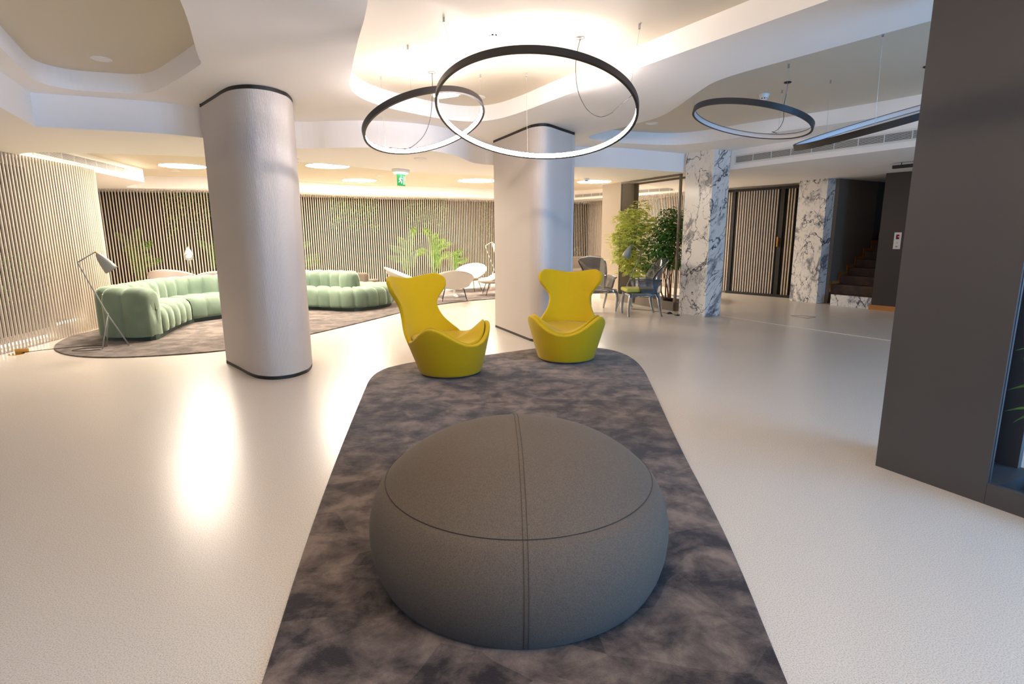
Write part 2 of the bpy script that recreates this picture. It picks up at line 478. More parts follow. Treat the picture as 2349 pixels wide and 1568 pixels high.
# ------------------------------------------------------------------ walls behind the slats and around
left_line = [(-6.14, -4.2), (-6.18, 2.0), (-6.42, 6.8), (-6.62, 8.6), (-6.74, 9.25), (-6.84, 9.52), (-7.05, 9.72), (-7.45, 9.85), (-8.2, 10.0), (-9.2, 10.2)]
back_line = [(-12.2, 12.6), (-9.29, 13.08), (-7.28, 13.89), (-5.63, 15.1), (-4.7, 15.95), (-3.9, 16.4), (-2.37, 16.95), (-0.53, 18.25), (0.9, 18.85), (1.95, 19.25), (2.5, 19.42), (2.72, 19.2), (2.98, 18.6), (3.67, 16.56), (4.41, 15.05), (4.92, 14.28), (5.16, 13.98)]


def offs(path, d):
    out = []; P = [Vector((p[0], p[1], 0)) for p in path]
    for i, p in enumerate(P):
        t = (P[min(i + 1, len(P) - 1)] - P[max(i - 1, 0)]).normalized(); out.append(p + Vector((-t.y, t.x, 0)) * d)
    return out


def wall(name, path, z0, z1, m, th=0.12):
    a = [Vector((p[0], p[1], 0)) for p in path]; b_ = offs(path, th); mb = MB()
    for i in range(len(a) - 1):
        mb.prism([a[i], a[i + 1], b_[i + 1], b_[i]], z0, z1)
    return struct(mb, name, m)


lw = offs(left_line, 0.85); lw = [p for p in lw]
wall('wall_left', [(-7.0, -4.2), (-7.05, 2), (-7.3, 6.8), (-7.5, 8.6), (-7.6, 9.1), (-7.8, 9.25), (-9.2, 9.5), (-12.6, 9.6), (-12.6, 12.0)], 0, ZB + 0.3, M['darkwall'])
wall('wall_back', [(-12.6, 12.0), (-12.6, 13.6), (-9.5, 14.1), (-7.6, 14.9), (-6.1, 16.1), (-5.0, 17.0), (-4.0, 17.5), (-2.7, 18.0), (-0.9, 19.3), (1.6, 20.6), (3.3, 21.2), (4.2, 19.0), (4.7, 17.0), (5.3, 15.6), (6.2, 14.6), (7.0, 13.4)], 0, ZB + 0.3, M['darkwall'])
wall('wall_front', [(9.2, -4.2), (6.0, -4.2)], 0, ZR + 0.2, M['white'])
wall('wall_front', [(-2.8, -4.2), (-7.2, -4.2)], 0, ZR + 0.2, M['white'])
wall('wall_front', [(6.0, -4.2), (-2.8, -4.2)], 2.75, ZR + 0.2, M['white'])  # header over an assumed opening behind the camera that lets world light in
wall('wall_right', [(12.5, 1.2), (9.2, -0.5), (9.2, -4.2)], 0, ZR + 0.2, M['white'])


def slat_screen(label, path, z0, z1, step, w, name='slat_screen'):
    pts = resample(catmull([(p[0], p[1], 0) for p in path], 8), step=step)
    t = thing(name, label, 'slat screen', tuple(pts[len(pts) // 2]))
    mb = MB()
    for p in pts:
        mb.riser([(p.x + w / 2 * math.cos(k * PI / 4), p.y + w / 2 * math.sin(k * PI / 4)) for k in range(8)], z0, z1, True)
    mb.build('slats', M['slat'], t, smooth=True)
    back = offs(pts, w * 0.5 + 0.008)
    MB().riser([(p.x, p.y) for p in back], z1 - 0.035, z1 - 0.005).riser([(p.x, p.y) for p in back], 0.0, 0.02).build('fixing_rail', M['white'], t)
    return t


slat_screen('champagne vertical slat screen lining the left wall beside the green sofa', left_line, 0.0, ZB, 0.0605, 0.028)
slat_screen('long wavy screen of champagne vertical slats along the back of the lounge', back_line, 0.0, ZB, 0.0618, 0.028)

# slatted sliding door between the marble columns
dA, dB = Vector((5.22, 13.9, 0)), Vector((6.28, 12.63, 0)); dd = (dB - dA); dl = dd.length; du = dd.normalized(); dang = math.atan2(du.y, du.x)
struct(MB().box(tuple((dA + dB) / 2 + Vector((0.42, 0.35, 1.26))), (dl + 1.0, 0.05, 2.52), dang), 'wall_back', M['black'])
door = thing('slatted_door', 'tall door of pale vertical slats in a black frame between two marble columns', 'door', tuple((dA + dB) / 2))
mb = MB()
for s_, w_ in ((0.20, 0.06), (dl - 0.30, 0.09)): mb.box(tuple(dA + du * s_ + Vector((0, 0, 1.23))), (w_, 0.06, 2.38), dang)
mb.box(tuple(dA + du * (dl * 0.5 + 0.08) + Vector((0, 0, 2.44))), (dl - 0.1, 0.07, 0.06), dang)
mb.box(tuple(dA + du * (dl * 0.5 + 0.08) + Vector((0, 0, 0.03))), (dl - 0.1, 0.07, 0.06), dang)
mb.build('door_frame', M['black'], door)
mb = MB(); k = 0.0
while k < dl - 0.02:
    if abs(k - 0.20) > 0.05 and abs(k - (dl - 0.30)) > 0.07:
        mb.box(tuple(dA + du * k + Vector((0, 0, 1.23))), (0.026, 0.03, 2.36), dang)
    k += 0.0618
mb.build('slats', M['slat'], door)
hb = dA + du * (dl - 0.33) + Vector((-0.05, -0.045, 1.25))
MB().box(tuple(hb + Vector((0.02, 0.02, 0))), (0.035, 0.015, 0.2), dang).tube([hb + Vector((0, 0, -0.11)), hb + Vector((0, 0, 0.11))], 0.011).build('handle', M['brass'], door)

# ------------------------------------------------------------------ marble columns
def column_box(pts, h, label):
    o = MB().prism(pts, 0, h).build('marble_column', M['marble']); bevel(o, 0.004, 1)
    return tag(o, label, 'column')


column_box([(3.083, 10.246), (3.391, 9.735), (3.745, 9.938), (3.43, 10.46)], ZA, 'white marble column with grey veins beside the planter divider')
o = column_box([(6.049, 12.119), (6.339, 11.56), (6.748, 11.77), (6.44, 12.34)], ZB, 'white marble column with grey veins between the slatted door and the staircase')

# ------------------------------------------------------------------ ribbed steel columns
def ribbed_column(outline, label):
    raw = catmull([(p[0], p[1], 0) for p in outline], 8, True); raw.append(raw[0])
    per = sum((a - c_).length for a, c_ in zip(raw, raw[1:])); nrib = int(per / 0.0108)
    cen = sum((p for p in raw[:-1]), Vector()) / (len(raw) - 1)
    base = resample(raw, n=nrib * 4 + 1)[:-1]; N = len(base); pts = []
    for i, p in enumerate(base):
        t = (base[(i + 2) % N] - base[i - 2]).normalized(); nrm = Vector((t.y, -t.x, 0))
        if nrm.dot(p - cen) < 0: nrm = -nrm
        pts.append(p + nrm * (0.0, 0.0030, 0.0042, 0.0030)[i % 4])
    t = thing('ribbed_column', label, 'column', (cen.x, cen.y, 0))
    mb = MB(); mb.riser([(p.x, p.y) for p in pts], 0.035, ZA - 0.035, True); mb.build('cladding', M['ribs'], t, smooth=True)
    ins = [(p.x + (cen.x - p.x) * 0.012, p.y + (cen.y - p.y) * 0.012) for p in base[::4]]
    out = [(p.x - (cen.x - p.x) * 0.006, p.y - (cen.y - p.y) * 0.006) for p in base[::4]]
    MB().prism(out, 0, 0.036).build('base_trim', M['black'], t)
    MB().prism(out, ZA - 0.036, ZA).build('top_trim', M['black'], t)
    return t


ribbed_column([(-3.31, 6.335), (-3.27, 6.28), (-3.0, 5.985), (-2.76, 5.72), (-2.60, 5.59), (-2.43, 5.55), (-2.29, 5.63), (-2.225, 5.78), (-2.215, 5.92), (-2.28, 6.2), (-2.44, 6.55), (-2.75, 6.85), (-3.1, 6.8), (-3.28, 6.55)], 'rounded ribbed steel column standing in front of the green sofa')
ribbed_column([(-0.255, 8.80), (-0.235, 8.72), (-0.02, 8.22), (0.2, 7.70), (0.27, 7.56), (0.38, 7.475), (0.49, 7.52), (0.66, 7.79), (0.84, 8.08), (0.875, 8.2), (0.72, 8.7), (0.4, 9.1), (0.0, 9.15), (-0.2, 8.98)], 'rounded ribbed steel column behind the two yellow chairs')

# ------------------------------------------------------------------ rugs
def rug(outline, label, m, it=2):
    P = chaikin([(a[0], a[1], 0) for a in outline], it)
    cen = sum(P, Vector()) / len(P)
    o = MB().prism(P, 0.0, 0.016).build('rug', m)
    bevel(o, 0.006, 2)
    return tag(o, label, 'rug')


rug([(-0.82, 1.55), (-0.827, 1.593), (-0.99, 2.43), (-1.18, 3.6), (-1.38, 4.98), (-1.455, 5.5), (-1.44, 5.82), (-1.36, 6.03), (-1.13, 6.28), (-0.75, 6.45), (-0.341, 6.60), (0.0, 6.82), (0.31, 7.02), (0.75, 7.12), (1.121, 7.03), (1.309, 6.83), (1.42, 6.46), (1.43, 5.9), (1.32, 5.0), (1.146, 3.61), (1.06, 2.703), (0.995, 2.202), (0.90, 1.634), (0.82, 1.1), (0.3, 0.75), (-0.4, 0.75), (-0.72, 1.1)],
    'large dark brown plush rug under the round ottoman and yellow chairs', M['rug_dark'])
rug([(-6.50, 8.5), (-6.53, 8.2), (-6.40, 7.8), (-6.10, 7.25), (-5.65, 6.84), (-5.2, 6.64), (-4.734, 6.61), (-4.179, 6.75), (-3.657, 7.0), (-3.3, 7.45), (-3.0, 8.15), (-2.66, 8.95), (-2.42, 9.6), (-2.19, 10.22), (-1.95, 11.0), (-1.60, 11.6), (-1.2, 12.1), (-0.726, 12.5), (-0.347, 12.68), (0.2, 13.0), (0.5, 13.9), (0.35, 15.2), (-0.45, 15.8), (-1.1, 15.3), (-1.9, 14.3), (-2.8, 13.4), (-4.2, 13.2), (-5.9, 12.6), (-6.6, 11.2), (-6.7, 9.8)],
    'taupe brushed plush rug under the green serpentine sofa', M['rug_taupe'])
RZ = 0.016

# ------------------------------------------------------------------ ottoman
ot = thing('ottoman', 'big round grey brown wool ottoman in the foreground', 'ottoman', (0.025, 2.33, RZ))
prof = [(0.0, 0.0), (0.58, 0.0), (0.612, 0.006), (0.632, 0.05), (0.648, 0.11), (0.655, 0.18), (0.652, 0.24), (0.636, 0.31), (0.607, 0.37)]
body = [(r, z + RZ) for r, z in prof] + [(0.5765, 0.405 + RZ)]
MB().lathe(body, (0.025, 2.33, 0), 96).build('body', M['ottoman'], ot, smooth=True, angle=60)
dome = [(0.578 * k / 16, 0.405 + RZ + 0.185 * (1 - (k / 16) ** 3)) for k in range(16, -1, -1)]
MB().lathe(dome, (0.025, 2.33, 0), 96).build('top_cover', M['ottoman'], ot, smooth=True, angle=60)
mb = MB()
mb.tube([(0.025 + 0.5785 * math.cos(a * PI / 64), 2.33 + 0.5785 * math.sin(a * PI / 64), 0.405 + RZ) for a in range(128)], 0.0012, 6, True)
for dx in (-0.008, 0.008):
    line = []
    for r, z in dome[::-1]: line.append((0.025 + dx + r * 0.03, 2.33 - r, z + 0.001))
    for r, z in body[::-1][:-2]: line.append((0.025 + dx + r * 0.03, 2.33 - r - 0.001, z))
    mb.tube(line, 0.0009, 5)
    line = [(0.025 + dx - r * 0.03, 2.33 + r, z + 0.001) for r, z in dome[::-1]] + [(0.025 + dx - r * 0.03, 2.33 + r + 0.001, z) for r, z in body[::-1][:-2]]
    mb.tube(line, 0.0009, 5)
mb.build('stitching', M['seam'], ot)

# ------------------------------------------------------------------ yellow wing chairs
def interp(tab, x):
    if x <= tab[0][0]: return tab[0][1]
    for (a, fa), (b_, fb) in zip(tab, tab[1:]):
        if x <= b_:
            w = (x - a) / (b_ - a); w = w * w * (3 - 2 * w) if False else w
            return fa + (fb - fa) * w
    return tab[-1][1]


def smooth_tab(tab, n=10):
    return [(p.x, p.y) for p in catmull([(a, v, 0) for a, v in tab], n)]


def yellow_chair(loc, rz, label):
    t = thing('wing_chair', label, 'armchair', loc, rz, 'yellow wing chairs')
    # phi measured from the back (0) round to the front (180); chair faces local -y
    ATAB = smooth_tab([(0.03, 0.275), (0.15, 0.315), (0.30, 0.36), (0.45, 0.405), (0.55, 0.425), (0.7, 0.44), (0.85, 0.47), (1.06, 0.50)])
    def ring(z): return interp(ATAB, z)
    BACKY = smooth_tab([(0.03, 0.275), (0.2, 0.345), (0.42, 0.44), (0.6, 0.52), (0.85, 0.62), (1.06, 0.70)])
    def P(phi, z, inset=0.0):
        a = ring(z) - inset; yc = interp(BACKY, z) - ring(z)
        return Vector((a * math.sin(phi), yc + a * math.cos(phi), z))
    D = math.radians
    PD = D(66)
    # half-angle of the back panel against height
    WT = smooth_tab([(0.03, 66), (0.30, 66), (0.38, 62), (0.45, 50), (0.52, 40), (0.60, 34.5), (0.68, 33), (0.75, 37), (0.81, 43), (0.87, 48.5), (0.92, 49.5), (0.96, 49), (0.99, 47.5), (1.06, 44)])
    rows = []
    NV, NU = 44, 24
    for j in range(NV + 1):
        v = j / NV; row = []
        for i in range(-NU, NU + 1):
            u = i / NU
            ztop = 0.975 + 0.038 * math.sin(min(1, abs(u) / 0.8) * PI / 2) ** 2 - 0.045 * max(0, (abs(u) - 0.8) / 0.2) ** 2
            z = 0.03 + (ztop - 0.03) * v
            row.append(P(u * D(interp(WT, z)), z))
        rows.append(row)
    back = rows
    HT = smooth_tab([(66, 0.375), (78, 0.385), (92, 0.43), (107, 0.50), (119, 0.535), (131, 0.515), (146, 0.44), (162, 0.375), (180, 0.35), (200, 0.375)])
    zr = 0.40
    NS = 44
    cols = []
    NH = 14
    for i in range(NS + 1):
        ph = 66 + (294 - 66) * i / NS; hp = ph if ph <= 180 else 360 - ph
        h = interp(HT, hp)
        cols.append([P(D(ph), 0.03 + (h - 0.03) * j / NH) for j in range(NH + 1)])
    mb = MB()
    mb.grid(rows)
    # front/side wall; it overlaps the back panel edge a little so the shell reads as one piece
    mb.grid([list(r) for r in zip(*cols)])
    o = mb.build('shell', M['yellow'], t, smooth=True, world=False)
    w = o.modifiers.new('weld', 'WELD'); w.merge_threshold = 0.004
    sd = o.modifiers.new('solidify', 'SOLIDIFY'); sd.thickness = 0.048; sd.offset = -1; sd.use_even_offset = False
    ss = o.modifiers.new('subsurf', 'SUBSURF'); ss.levels = 1; ss.render_levels = 2
    # seat: saddle surface from the rim down into the bowl
    rows = []
    for k in range(0, 13):
        rho = 1 - k / 12; row = []
        for i in range(72):
            ph = i * 5.0; hp = ph if ph <= 180 else 360 - ph
            h = interp(HT, hp) if hp > 66 else 0.375
            h2 = 0.325 + (h + 0.010 - 0.325) * rho ** 1.55
            q = P(D(ph), h, 0.014); cx, cy = 0.0, 0.04
            row.append(Vector((cx + (q.x - cx) * rho, cy + (q.y - cy) * rho, h2)))
        if k == 0: rows.append([q - Vector((0, 0, 0.045)) for q in row])
        rows.append(row)
    s_ = MB().grid(rows, True).build('seat', M['yellow'], t, smooth=True, world=False)
    MB().lathe([(0, 0), (0.262, 0), (0.27, 0.006), (0.27, 0.022), (0.262, 0.03), (0, 0.03)], seg=48).build('swivel_base', M['chrome'], t, smooth=True, world=False, angle=40)
    sm = MB().tube([P(PI, 0.035 + 0.315 * k / 10, -0.002) for k in range(11)], 0.002, 5)
    sm.build('stitching', mat('olive stitching', (120, 104, 10), 0.9), t, world=False)
    return t


yellow_chair((-0.65, 5.75, RZ), math.radians(47), 'mustard yellow wing chair turned sideways, nearer the left ribbed column')
yellow_chair((0.63, 6.38, RZ), math.radians(-10), 'mustard yellow wing chair facing forward at the far right corner of the dark rug')

# ------------------------------------------------------------------ serpentine sofa
def channels(pairs, seams, profile, z0, bulge, sub=8):
    pass


sofa = thing('sofa', 'long serpentine channelled sofa in sage green velvet', 'sofa', (-4.6, 9.8, RZ))


def puff(w):
    return math.sqrt(max(0.0, 1 - (2 * w - 1) ** 2)) if 0 <= w <= 1 else 0


def seat_section(F, Kp, ch, name='seat'):
    """F: outer front line, Kp: matching inner line (same count)"""
    Fc = catmull([(p[0], p[1], 0) for p in F], 16); Kc = catmull([(p[0], p[1], 0) for p in Kp], 16)
    d = [0]
    for a, c_ in zip(Fc, Fc[1:]): d.append(d[-1] + (c_ - a).length)
    nch = max(1, int(round(d[-1] / ch))); SUB = 10; rows = []
    j = 0
    for i in range(nch * SUB + 1):
        s_ = d[-1] * i / (nch * SUB)
        while j < len(d) - 2 and d[j + 1] < s_: j += 1
        w = min(1, (s_ - d[j]) / max(1e-9, d[j + 1] - d[j]))
        f = Fc[j].lerp(Fc[j + 1], w); k = Kc[j].lerp(Kc[j + 1], w)
        pw = puff((i % SUB) / SUB) if i % SUB else 0.0
        b_ = 0.042 * (pw - 0.4)
        inn = (k - f); L = inn.length; inn.normalize(); row = []
        for (dx, z, ox, oz) in ((0.05, 0.065, 1, 0), (0.012, 0.075, 1, 0), (0.0, 0.12, 1, 0), (0.0, 0.22, 1, 0), (0.006, 0.30, 1, 0.1), (0.03, 0.365, 0.9, 0.5), (0.075, 0.405, 0.5, 0.9), (0.14, 0.42, 0.1, 1), (0.30, 0.425, 0, 1), (L, 0.42, 0, 1)):
            q = f + inn * (min(dx, L) - b_ * ox); row.append(Vector((q.x, q.y, z + b_ * oz * 0.8 + RZ)))
        rows.append(row)
    return MB().grid(rows).build(name, M['velvet'], sofa, smooth=True)


def back_section(C, ch, name, t=0.155, h=0.72, z0=0.06, start_cap=True):
    Cc = catmull([(p[0], p[1], 0) for p in C], 16)
    tot = sum((a - c_).length for a, c_ in zip(Cc, Cc[1:])); nch = max(1, int(round(tot / ch))); SUB = 10
    pts = resample(Cc, n=nch * SUB + 1); N = len(pts); rows = []
    half = [(1.0, z0), (1.0, 0.2), (1.0, 0.42), (0.99, 0.54), (0.93, 0.62), (0.78, 0.68), (0.5, 0.712), (0.2, 0.72)]
    prof = half + [(-a, z) for a, z in half[::-1]]
    def row(p, nr, b_, sc, dz, push=Vector((0, 0, 0))):
        return [Vector((p.x + nr.x * (a * t * sc + (b_ if a > 0 else -b_)) + push.x, p.y + nr.y * (a * t * sc + (b_ if a > 0 else -b_)) + push.y,
                        (z if z < 0.5 else z + b_ * 0.9) - (dz if z > 0.5 else 0) + RZ)) for a, z in prof]
    for i, p in enumerate(pts):
        tg = (pts[min(i + 1, N - 1)] - pts[max(i - 1, 0)]).normalized(); nr = Vector((-tg.y, tg.x, 0))
        pw = puff((i % SUB) / SUB) if i % SUB else 0.0
        if i in (0, N - 1):
            sgn = -1 if i == 0 else 1
            caps = [row(p, nr, -0.012, sc, dz, tg * sgn * off) for sc, dz, off in ((0.96, 0.005, 0.0), (0.90, 0.02, 0.028), (0.72, 0.06, 0.045), (0.35, 0.16, 0.052), (0.02, 0.3, 0.054))]
            if i == 0: rows += caps[::-1]
            else: rows += caps
        else: rows.append(row(p, nr, 0.042 * (pw - 0.4), 1, 0))
    return MB().grid(rows).build(name, M['velvet'], sofa, smooth=True)


back_section([(-5.07, 7.80), (-5.32, 7.79), (-5.62, 7.82)], 0.27, 'armrest', t=0.19)
BC = [(-5.62, 7.82), (-5.75, 7.98), (-5.79, 8.3), (-5.86, 8.8), (-5.93, 9.25), (-5.89, 9.65), (-5.72, 9.98), (-5.45, 10.28), (-5.15, 10.65), (-4.80, 11.05), (-4.4, 11.40), (-3.95, 11.46), (-3.5, 11.30), (-3.12, 11.08)]
back_section(BC, 0.27, 'backrest')
seat_section([(-5.04, 7.98), (-5.14, 8.35), (-5.24, 8.8), (-5.33, 9.22)], [(-5.68, 8.1), (-5.72, 8.4), (-5.79, 8.8), (-5.86, 9.25)], 0.25)
seat_section([(-5.33, 9.27), (-5.08, 9.74), (-4.75, 10.22), (-4.42, 10.62), (-4.07, 10.84), (-3.6, 10.70), (-3.15, 10.55), (-2.78, 10.72), (-2.53, 11.1), (-2.46, 11.55), (-2.58, 11.98), (-2.9, 12.3), (-3.35, 12.4), (-3.8, 12.25), (-4.1, 11.95)],
             [(-5.86, 9.35), (-5.60, 9.95), (-5.2, 10.5), (-4.80, 10.95), (-4.4, 11.30), (-3.8, 11.38), (-3.3, 11.2), (-3.2, 11.15), (-3.2, 11.18), (-3.2, 11.22), (-3.22, 11.26), (-3.25, 11.3), (-3.35, 11.33), (-3.5, 11.36), (-3.7, 11.4)], 0.27)
pl = MB()
pf = catmull([(-5.07, 7.99, 0), (-5.2, 8.4, 0), (-5.36, 9.25, 0), (-5.12, 9.76, 0), (-4.75, 10.27, 0), (-4.07, 10.9, 0), (-3.15, 10.60, 0), (-2.78, 10.78, 0), (-2.55, 11.2, 0), (-2.52, 11.6, 0), (-2.64, 12.0, 0), (-2.95, 12.26, 0), (-3.35, 12.34, 0), (-4.0, 12.0, 0), (-4.6, 11.6, 0), (-5.2, 11.0, 0), (-5.8, 10.2, 0), (-6.05, 9.4, 0), (-5.86, 8.6, 0), (-5.80, 7.95, 0), (-5.70, 7.72, 0), (-5.05, 7.67, 0)], 4, True)
pl.prism(pf, RZ, RZ + 0.075).build('plinth', M['plinth'], sofa)

# ------------------------------------------------------------------ grasshopper lamps
def lamp(Mf, feetA, feetB, T, E, S0, S1, J, label, lit=True):
    t = thing('floor_lamp', label, 'floor lamp', (Mf[0], Mf[1], Mf[2]), 0, 'grey tripod floor lamps')
    V = Vector; Mf, A_, B_, T, E, S0, S1, J = (V(x) for x in (Mf, feetA, feetB, T, E, S0, S1, J))
    MB().tube([Mf, J, T + (J - T).normalized() * 0.02, T, T + (E - T).normalized() * 0.02, E], 0.0085, 8).build('pole', M['lamp'], t, smooth=True)
    for a in (A_, B_): MB().tube([a, a.lerp(J, 0.5), J + (J - a).normalized() * 0.02], 0.0075, 8).build('leg', M['lamp'], t, smooth=True)
    for a in (Mf, A_, B_): MB().lathe([(0, 0), (0.024, 0), (0.024, 0.005), (0, 0.007)], tuple(a), 16).build('foot_pad', M['lamp'], t)
    ax = (S1 - S0).normalized(); q = V((0, 0, 1)).rotation_difference(ax).to_matrix().to_4x4(); L = (S1 - S0).length
    pr_ = [(0.018, 0), (0.03, 0.02), (0.042, 0.05), (0.056, 0.10), (0.068, 0.16), (0.076, 0.21), (0.08, L), (0.0775, L), (0.073, 0.21), (0.06, 0.12), (0.03, 0.04)]
    sh = MB().lathe(pr_, tuple(S0), 32, q).build('lamp_shade', [M['lamp']], t, smooth=True)
    MB().tube([E, S0.lerp(E, 0.4), S0 + ax * 0.01], 0.011, 8).build('swivel_joint', M['brass'], t, smooth=True)
    if lit:
        MB().lathe([(0, 0), (0.03, 0.01), (0.05, 0.05), (0.05, 0.08), (0.03, 0.11), (0, 0.12)], tuple(S0 + ax * (L - 0.13)), 20, q).build('bulb', M['bulb'], t, smooth=True)
    return t


def shift(pts, d): return [tuple(Vector(p) + Vector(d)) for p in pts]


lamp((-5.093, 7.294, RZ), (-5.279, 7.045, RZ), (-5.401, 7.303, RZ), (-5.477, 7.11, 1.13), (-5.296, 7.197, 1.26), (-5.285, 7.202, 1.235), (-5.165, 7.26, 1.02), (-5.266, 7.211, 0.45), 'grey three legged reading lamp in front of the green sofa arm', lit=False)
lamp((2.11, 11.10, 0), (2.428, 11.19, 0), (2.351, 10.83, 0), (2.552, 11.035, 1.103), (2.349, 11.065, 1.247), (2.33, 11.068, 1.22), (2.235, 11.082, 0.99), (2.292, 11.074, 0.455), 'grey three legged reading lamp beside the transparent chairs and leafy planter', lit=False)
lamp((-5.98, 10.95, RZ), (-6.20, 11.22, RZ), (-6.28, 10.85, RZ), (-6.27, 10.9, 1.146), (-6.20, 10.86, 1.253), (-6.19, 10.82, 1.22), (-6.09, 10.66, 1.05), (-6.15, 10.92, 0.45), 'grey three legged reading lamp with lit shade behind the green sofa')
lamp((-0.28, 14.7, RZ), (-0.60, 14.95, RZ), (-0.62, 14.55, RZ), (-0.688, 14.8, 1.153), (-0.515, 14.8, 1.253), (-0.49, 14.8, 1.22), (-0.37, 14.75, 1.0), (-0.466, 14.78, 0.56), 'grey three legged reading lamp beside the white lounge chairs, half hidden by a column')

cd = MB(); cd.tube(catmull([(-5.279, 7.06, 0.02), (-5.42, 6.99, 0.02), (-5.62, 6.98, 0.02), (-5.60, 7.12, 0.02), (-5.40, 7.2, 0.02), (-5.42, 7.32, 0.022), (-5.70, 7.28, 0.02), (-6.02, 7.06, 0.02), (-6.2, 6.95, 0.008), (-6.22, 6.93, 0.006)], 8), 0.004, 6)
cd = cd.build('power_cord', M['cord']); tag(cd, 'thin black lamp cord running over the taupe rug to the left slats', 'cord')
cd = MB().tube(catmull([(2.36, 10.84, 0.005), (2.5, 10.72, 0.005), (2.68, 10.60, 0.005), (2.80, 10.35, 0.005), (2.88, 10.2, 0.005), (2.97, 10.05, 0.005)], 8), 0.004, 6)
tag(cd.build('power_cord', M['cord']), 'thin black lamp cord on the pale floor beside the planter divider', 'cord')
tag(MB().lathe([(0, 0), (0.05, 0), (0.05, 0.015), (0.02, 0.035), (0, 0.036)], (2.90, 10.17, 0), 20).build('foot_switch', M['black'], smooth=True, angle=40), 'small black foot switch on the floor by the planter divider', 'switch')
fb = thing('floor_socket', 'open brass floor socket flap near the left marble column', 'floor socket', (3.0, 9.95, 0))
MB().lathe([(0, 0), (0.075, 0), (0.075, 0.004), (0, 0.005)], (3.0, 9.95, 0), 24).build('plate', M['chrome'], fb); MB().lathe([(0, 0.005), (0.03, 0.005), (0.03, 0.02), (0, 0.02)], (2.99, 9.95, 0), 16).build('plug', M['black'], fb)
fb = thing('floor_socket', 'open brass floor socket flap at the foot of the left slat screen', 'floor socket', (-6.25, 6.88, 0))
MB().lathe([(0, 0), (0.085, 0), (0.085, 0.004), (0, 0.005)], (-6.25, 6.88, 0), 24).build('plate', M['brass'], fb); MB().box((-6.23, 6.95, 0.03), (0.14, 0.008, 0.05), 0.5).build('flap', M['brass'], fb)

# ------------------------------------------------------------------ ring lamps
def ring_lamp(name, c_, r, n2, lit, anchors, canopy, cable, label, hh=0.055, cable_mat=None):
    t = thing(name, label, 'pendant lamp', tuple(c_), 0, 'round ring pendant lamps')
    N_ = Vector((n2[0], n2[1], 1)).normalized(); U = Vector((0, 1, 0)).cross(N_).normalized(); V = N_.cross(U)
    C_ = Vector(c_)
    def loop(rad, off, seg=160): return [C_ + (U * math.cos(2 * PI * k / seg) + V * math.sin(2 * PI * k / seg)) * rad + N_ * off for k in range(seg)]
    def close(a): return [list(x) for x in a]
    ro, ri = r, r - 0.022
    seq = [loop(ri, 0.004), loop(ri, 0), loop(ro, 0), loop(ro, hh), loop(ri, hh), loop(ri, hh - 0.004), loop(ri + 0.006, hh - 0.006), loop(ri + 0.006, 0.006)]
    rows = seq + [seq[0]]
    MB().grid(rows, True).build('housing', M['ringblack'], t, smooth=True, angle=35)
    MB().grid([loop(ri + 0.0025, 0.005), loop(ri - 0.001, 0.009), loop(ri - 0.001, hh - 0.009), loop(ri + 0.0025, hh - 0.005)], True).build('diffuser', (lit if lit else M['led_off']), t, smooth=True)
    for (ax_, ay_) in anchors:
        d = Vector((ax_, ay_, 0)) - Vector((C_.x, C_.y, 0)); d.normalize()
        # point of the ring nearest to the anchor in plan
        best = min(loop(ro - 0.011, hh), key=lambda p: (p.x - ax_) ** 2 + (p.y - ay_) ** 2)
        wz = MB().tube([best, (ax_, ay_, ZR - 0.04)], 0.0011, 5)
        w_ = wz.build('suspension_wire', M['steel'], t)
        MB().tube([(ax_, ay_, ZR), (ax_, ay_, ZR - 0.035)], 0.009, 10).build('ferrule', M['chrome'], w_, world=True)
    cp = MB().lathe([(0, 0), (0.035, 0.0), (0.038, -0.006), (0.03, -0.012), (0, -0.012)], (canopy[0], canopy[1], ZR), 32).build('canopy', M['steel'] if lit else M['black'], t, smooth=True, angle=40)
    MB().tube(catmull(cable, 6), 0.003, 6).build('cable', M['cord'], t, smooth=True)
    return t


ring_lamp('ring_pendant', (0.215, 5.06, 2.45), 0.861, (0.081, 0.308), M['led_on'], [(-0.487, 4.46), (0.98, 4.61), (0.156, 5.90)], (0.565, 4.9),
          [(0.566, 4.9, 2.999), (0.542, 4.9, 2.899), (0.532, 4.9, 2.784), (0.547, 4.9, 2.634), (0.588, 4.9, 2.526), (0.651, 4.9, 2.444), (0.739, 4.9, 2.402), (0.825, 4.9, 2.426), (0.896, 4.9, 2.487), (1.0, 4.9, 2.57)],
          'largest lit black ring pendant lamp, hanging over the dark rug')
ring_lamp('ring_pendant', (-0.823, 5.65, 2.475), 0.594, (-0.282, 0.237), M['led_on'], [(-0.86, 5.06), (-0.30, 5.94), (-1.30, 5.99)], (-0.767, 5.852),
          [(-0.765, 5.85, 2.999), (-0.768, 5.85, 2.854), (-0.793, 5.85, 2.604), (-0.855, 5.85, 2.44), (-0.958, 5.9, 2.349), (-1.057, 5.95, 2.31), (-1.159, 6.0, 2.318), (-1.245, 6.03, 2.334), (-1.28, 6.03, 2.31)],
          'smaller lit black ring pendant lamp, overlapping the largest one on its left')
ring_lamp('ring_pendant', (2.545, 6.256, 2.6), 0.612, (0.231, 0.01), False, [(2.62, 5.65), (3.02, 6.62), (1.98, 6.45)], (2.921, 6.291),
          [(2.922, 6.29, 2.999), (2.919, 6.3, 2.878), (2.928, 6.35, 2.785), (2.983, 6.45, 2.693), (2.997, 6.5, 2.644), (3.009, 6.6, 2.602), (2.981, 6.65, 2.574), (2.956, 6.65, 2.574), (3.02, 6.66, 2.56)],
          'unlit black ring pendant lamp above the marble column')
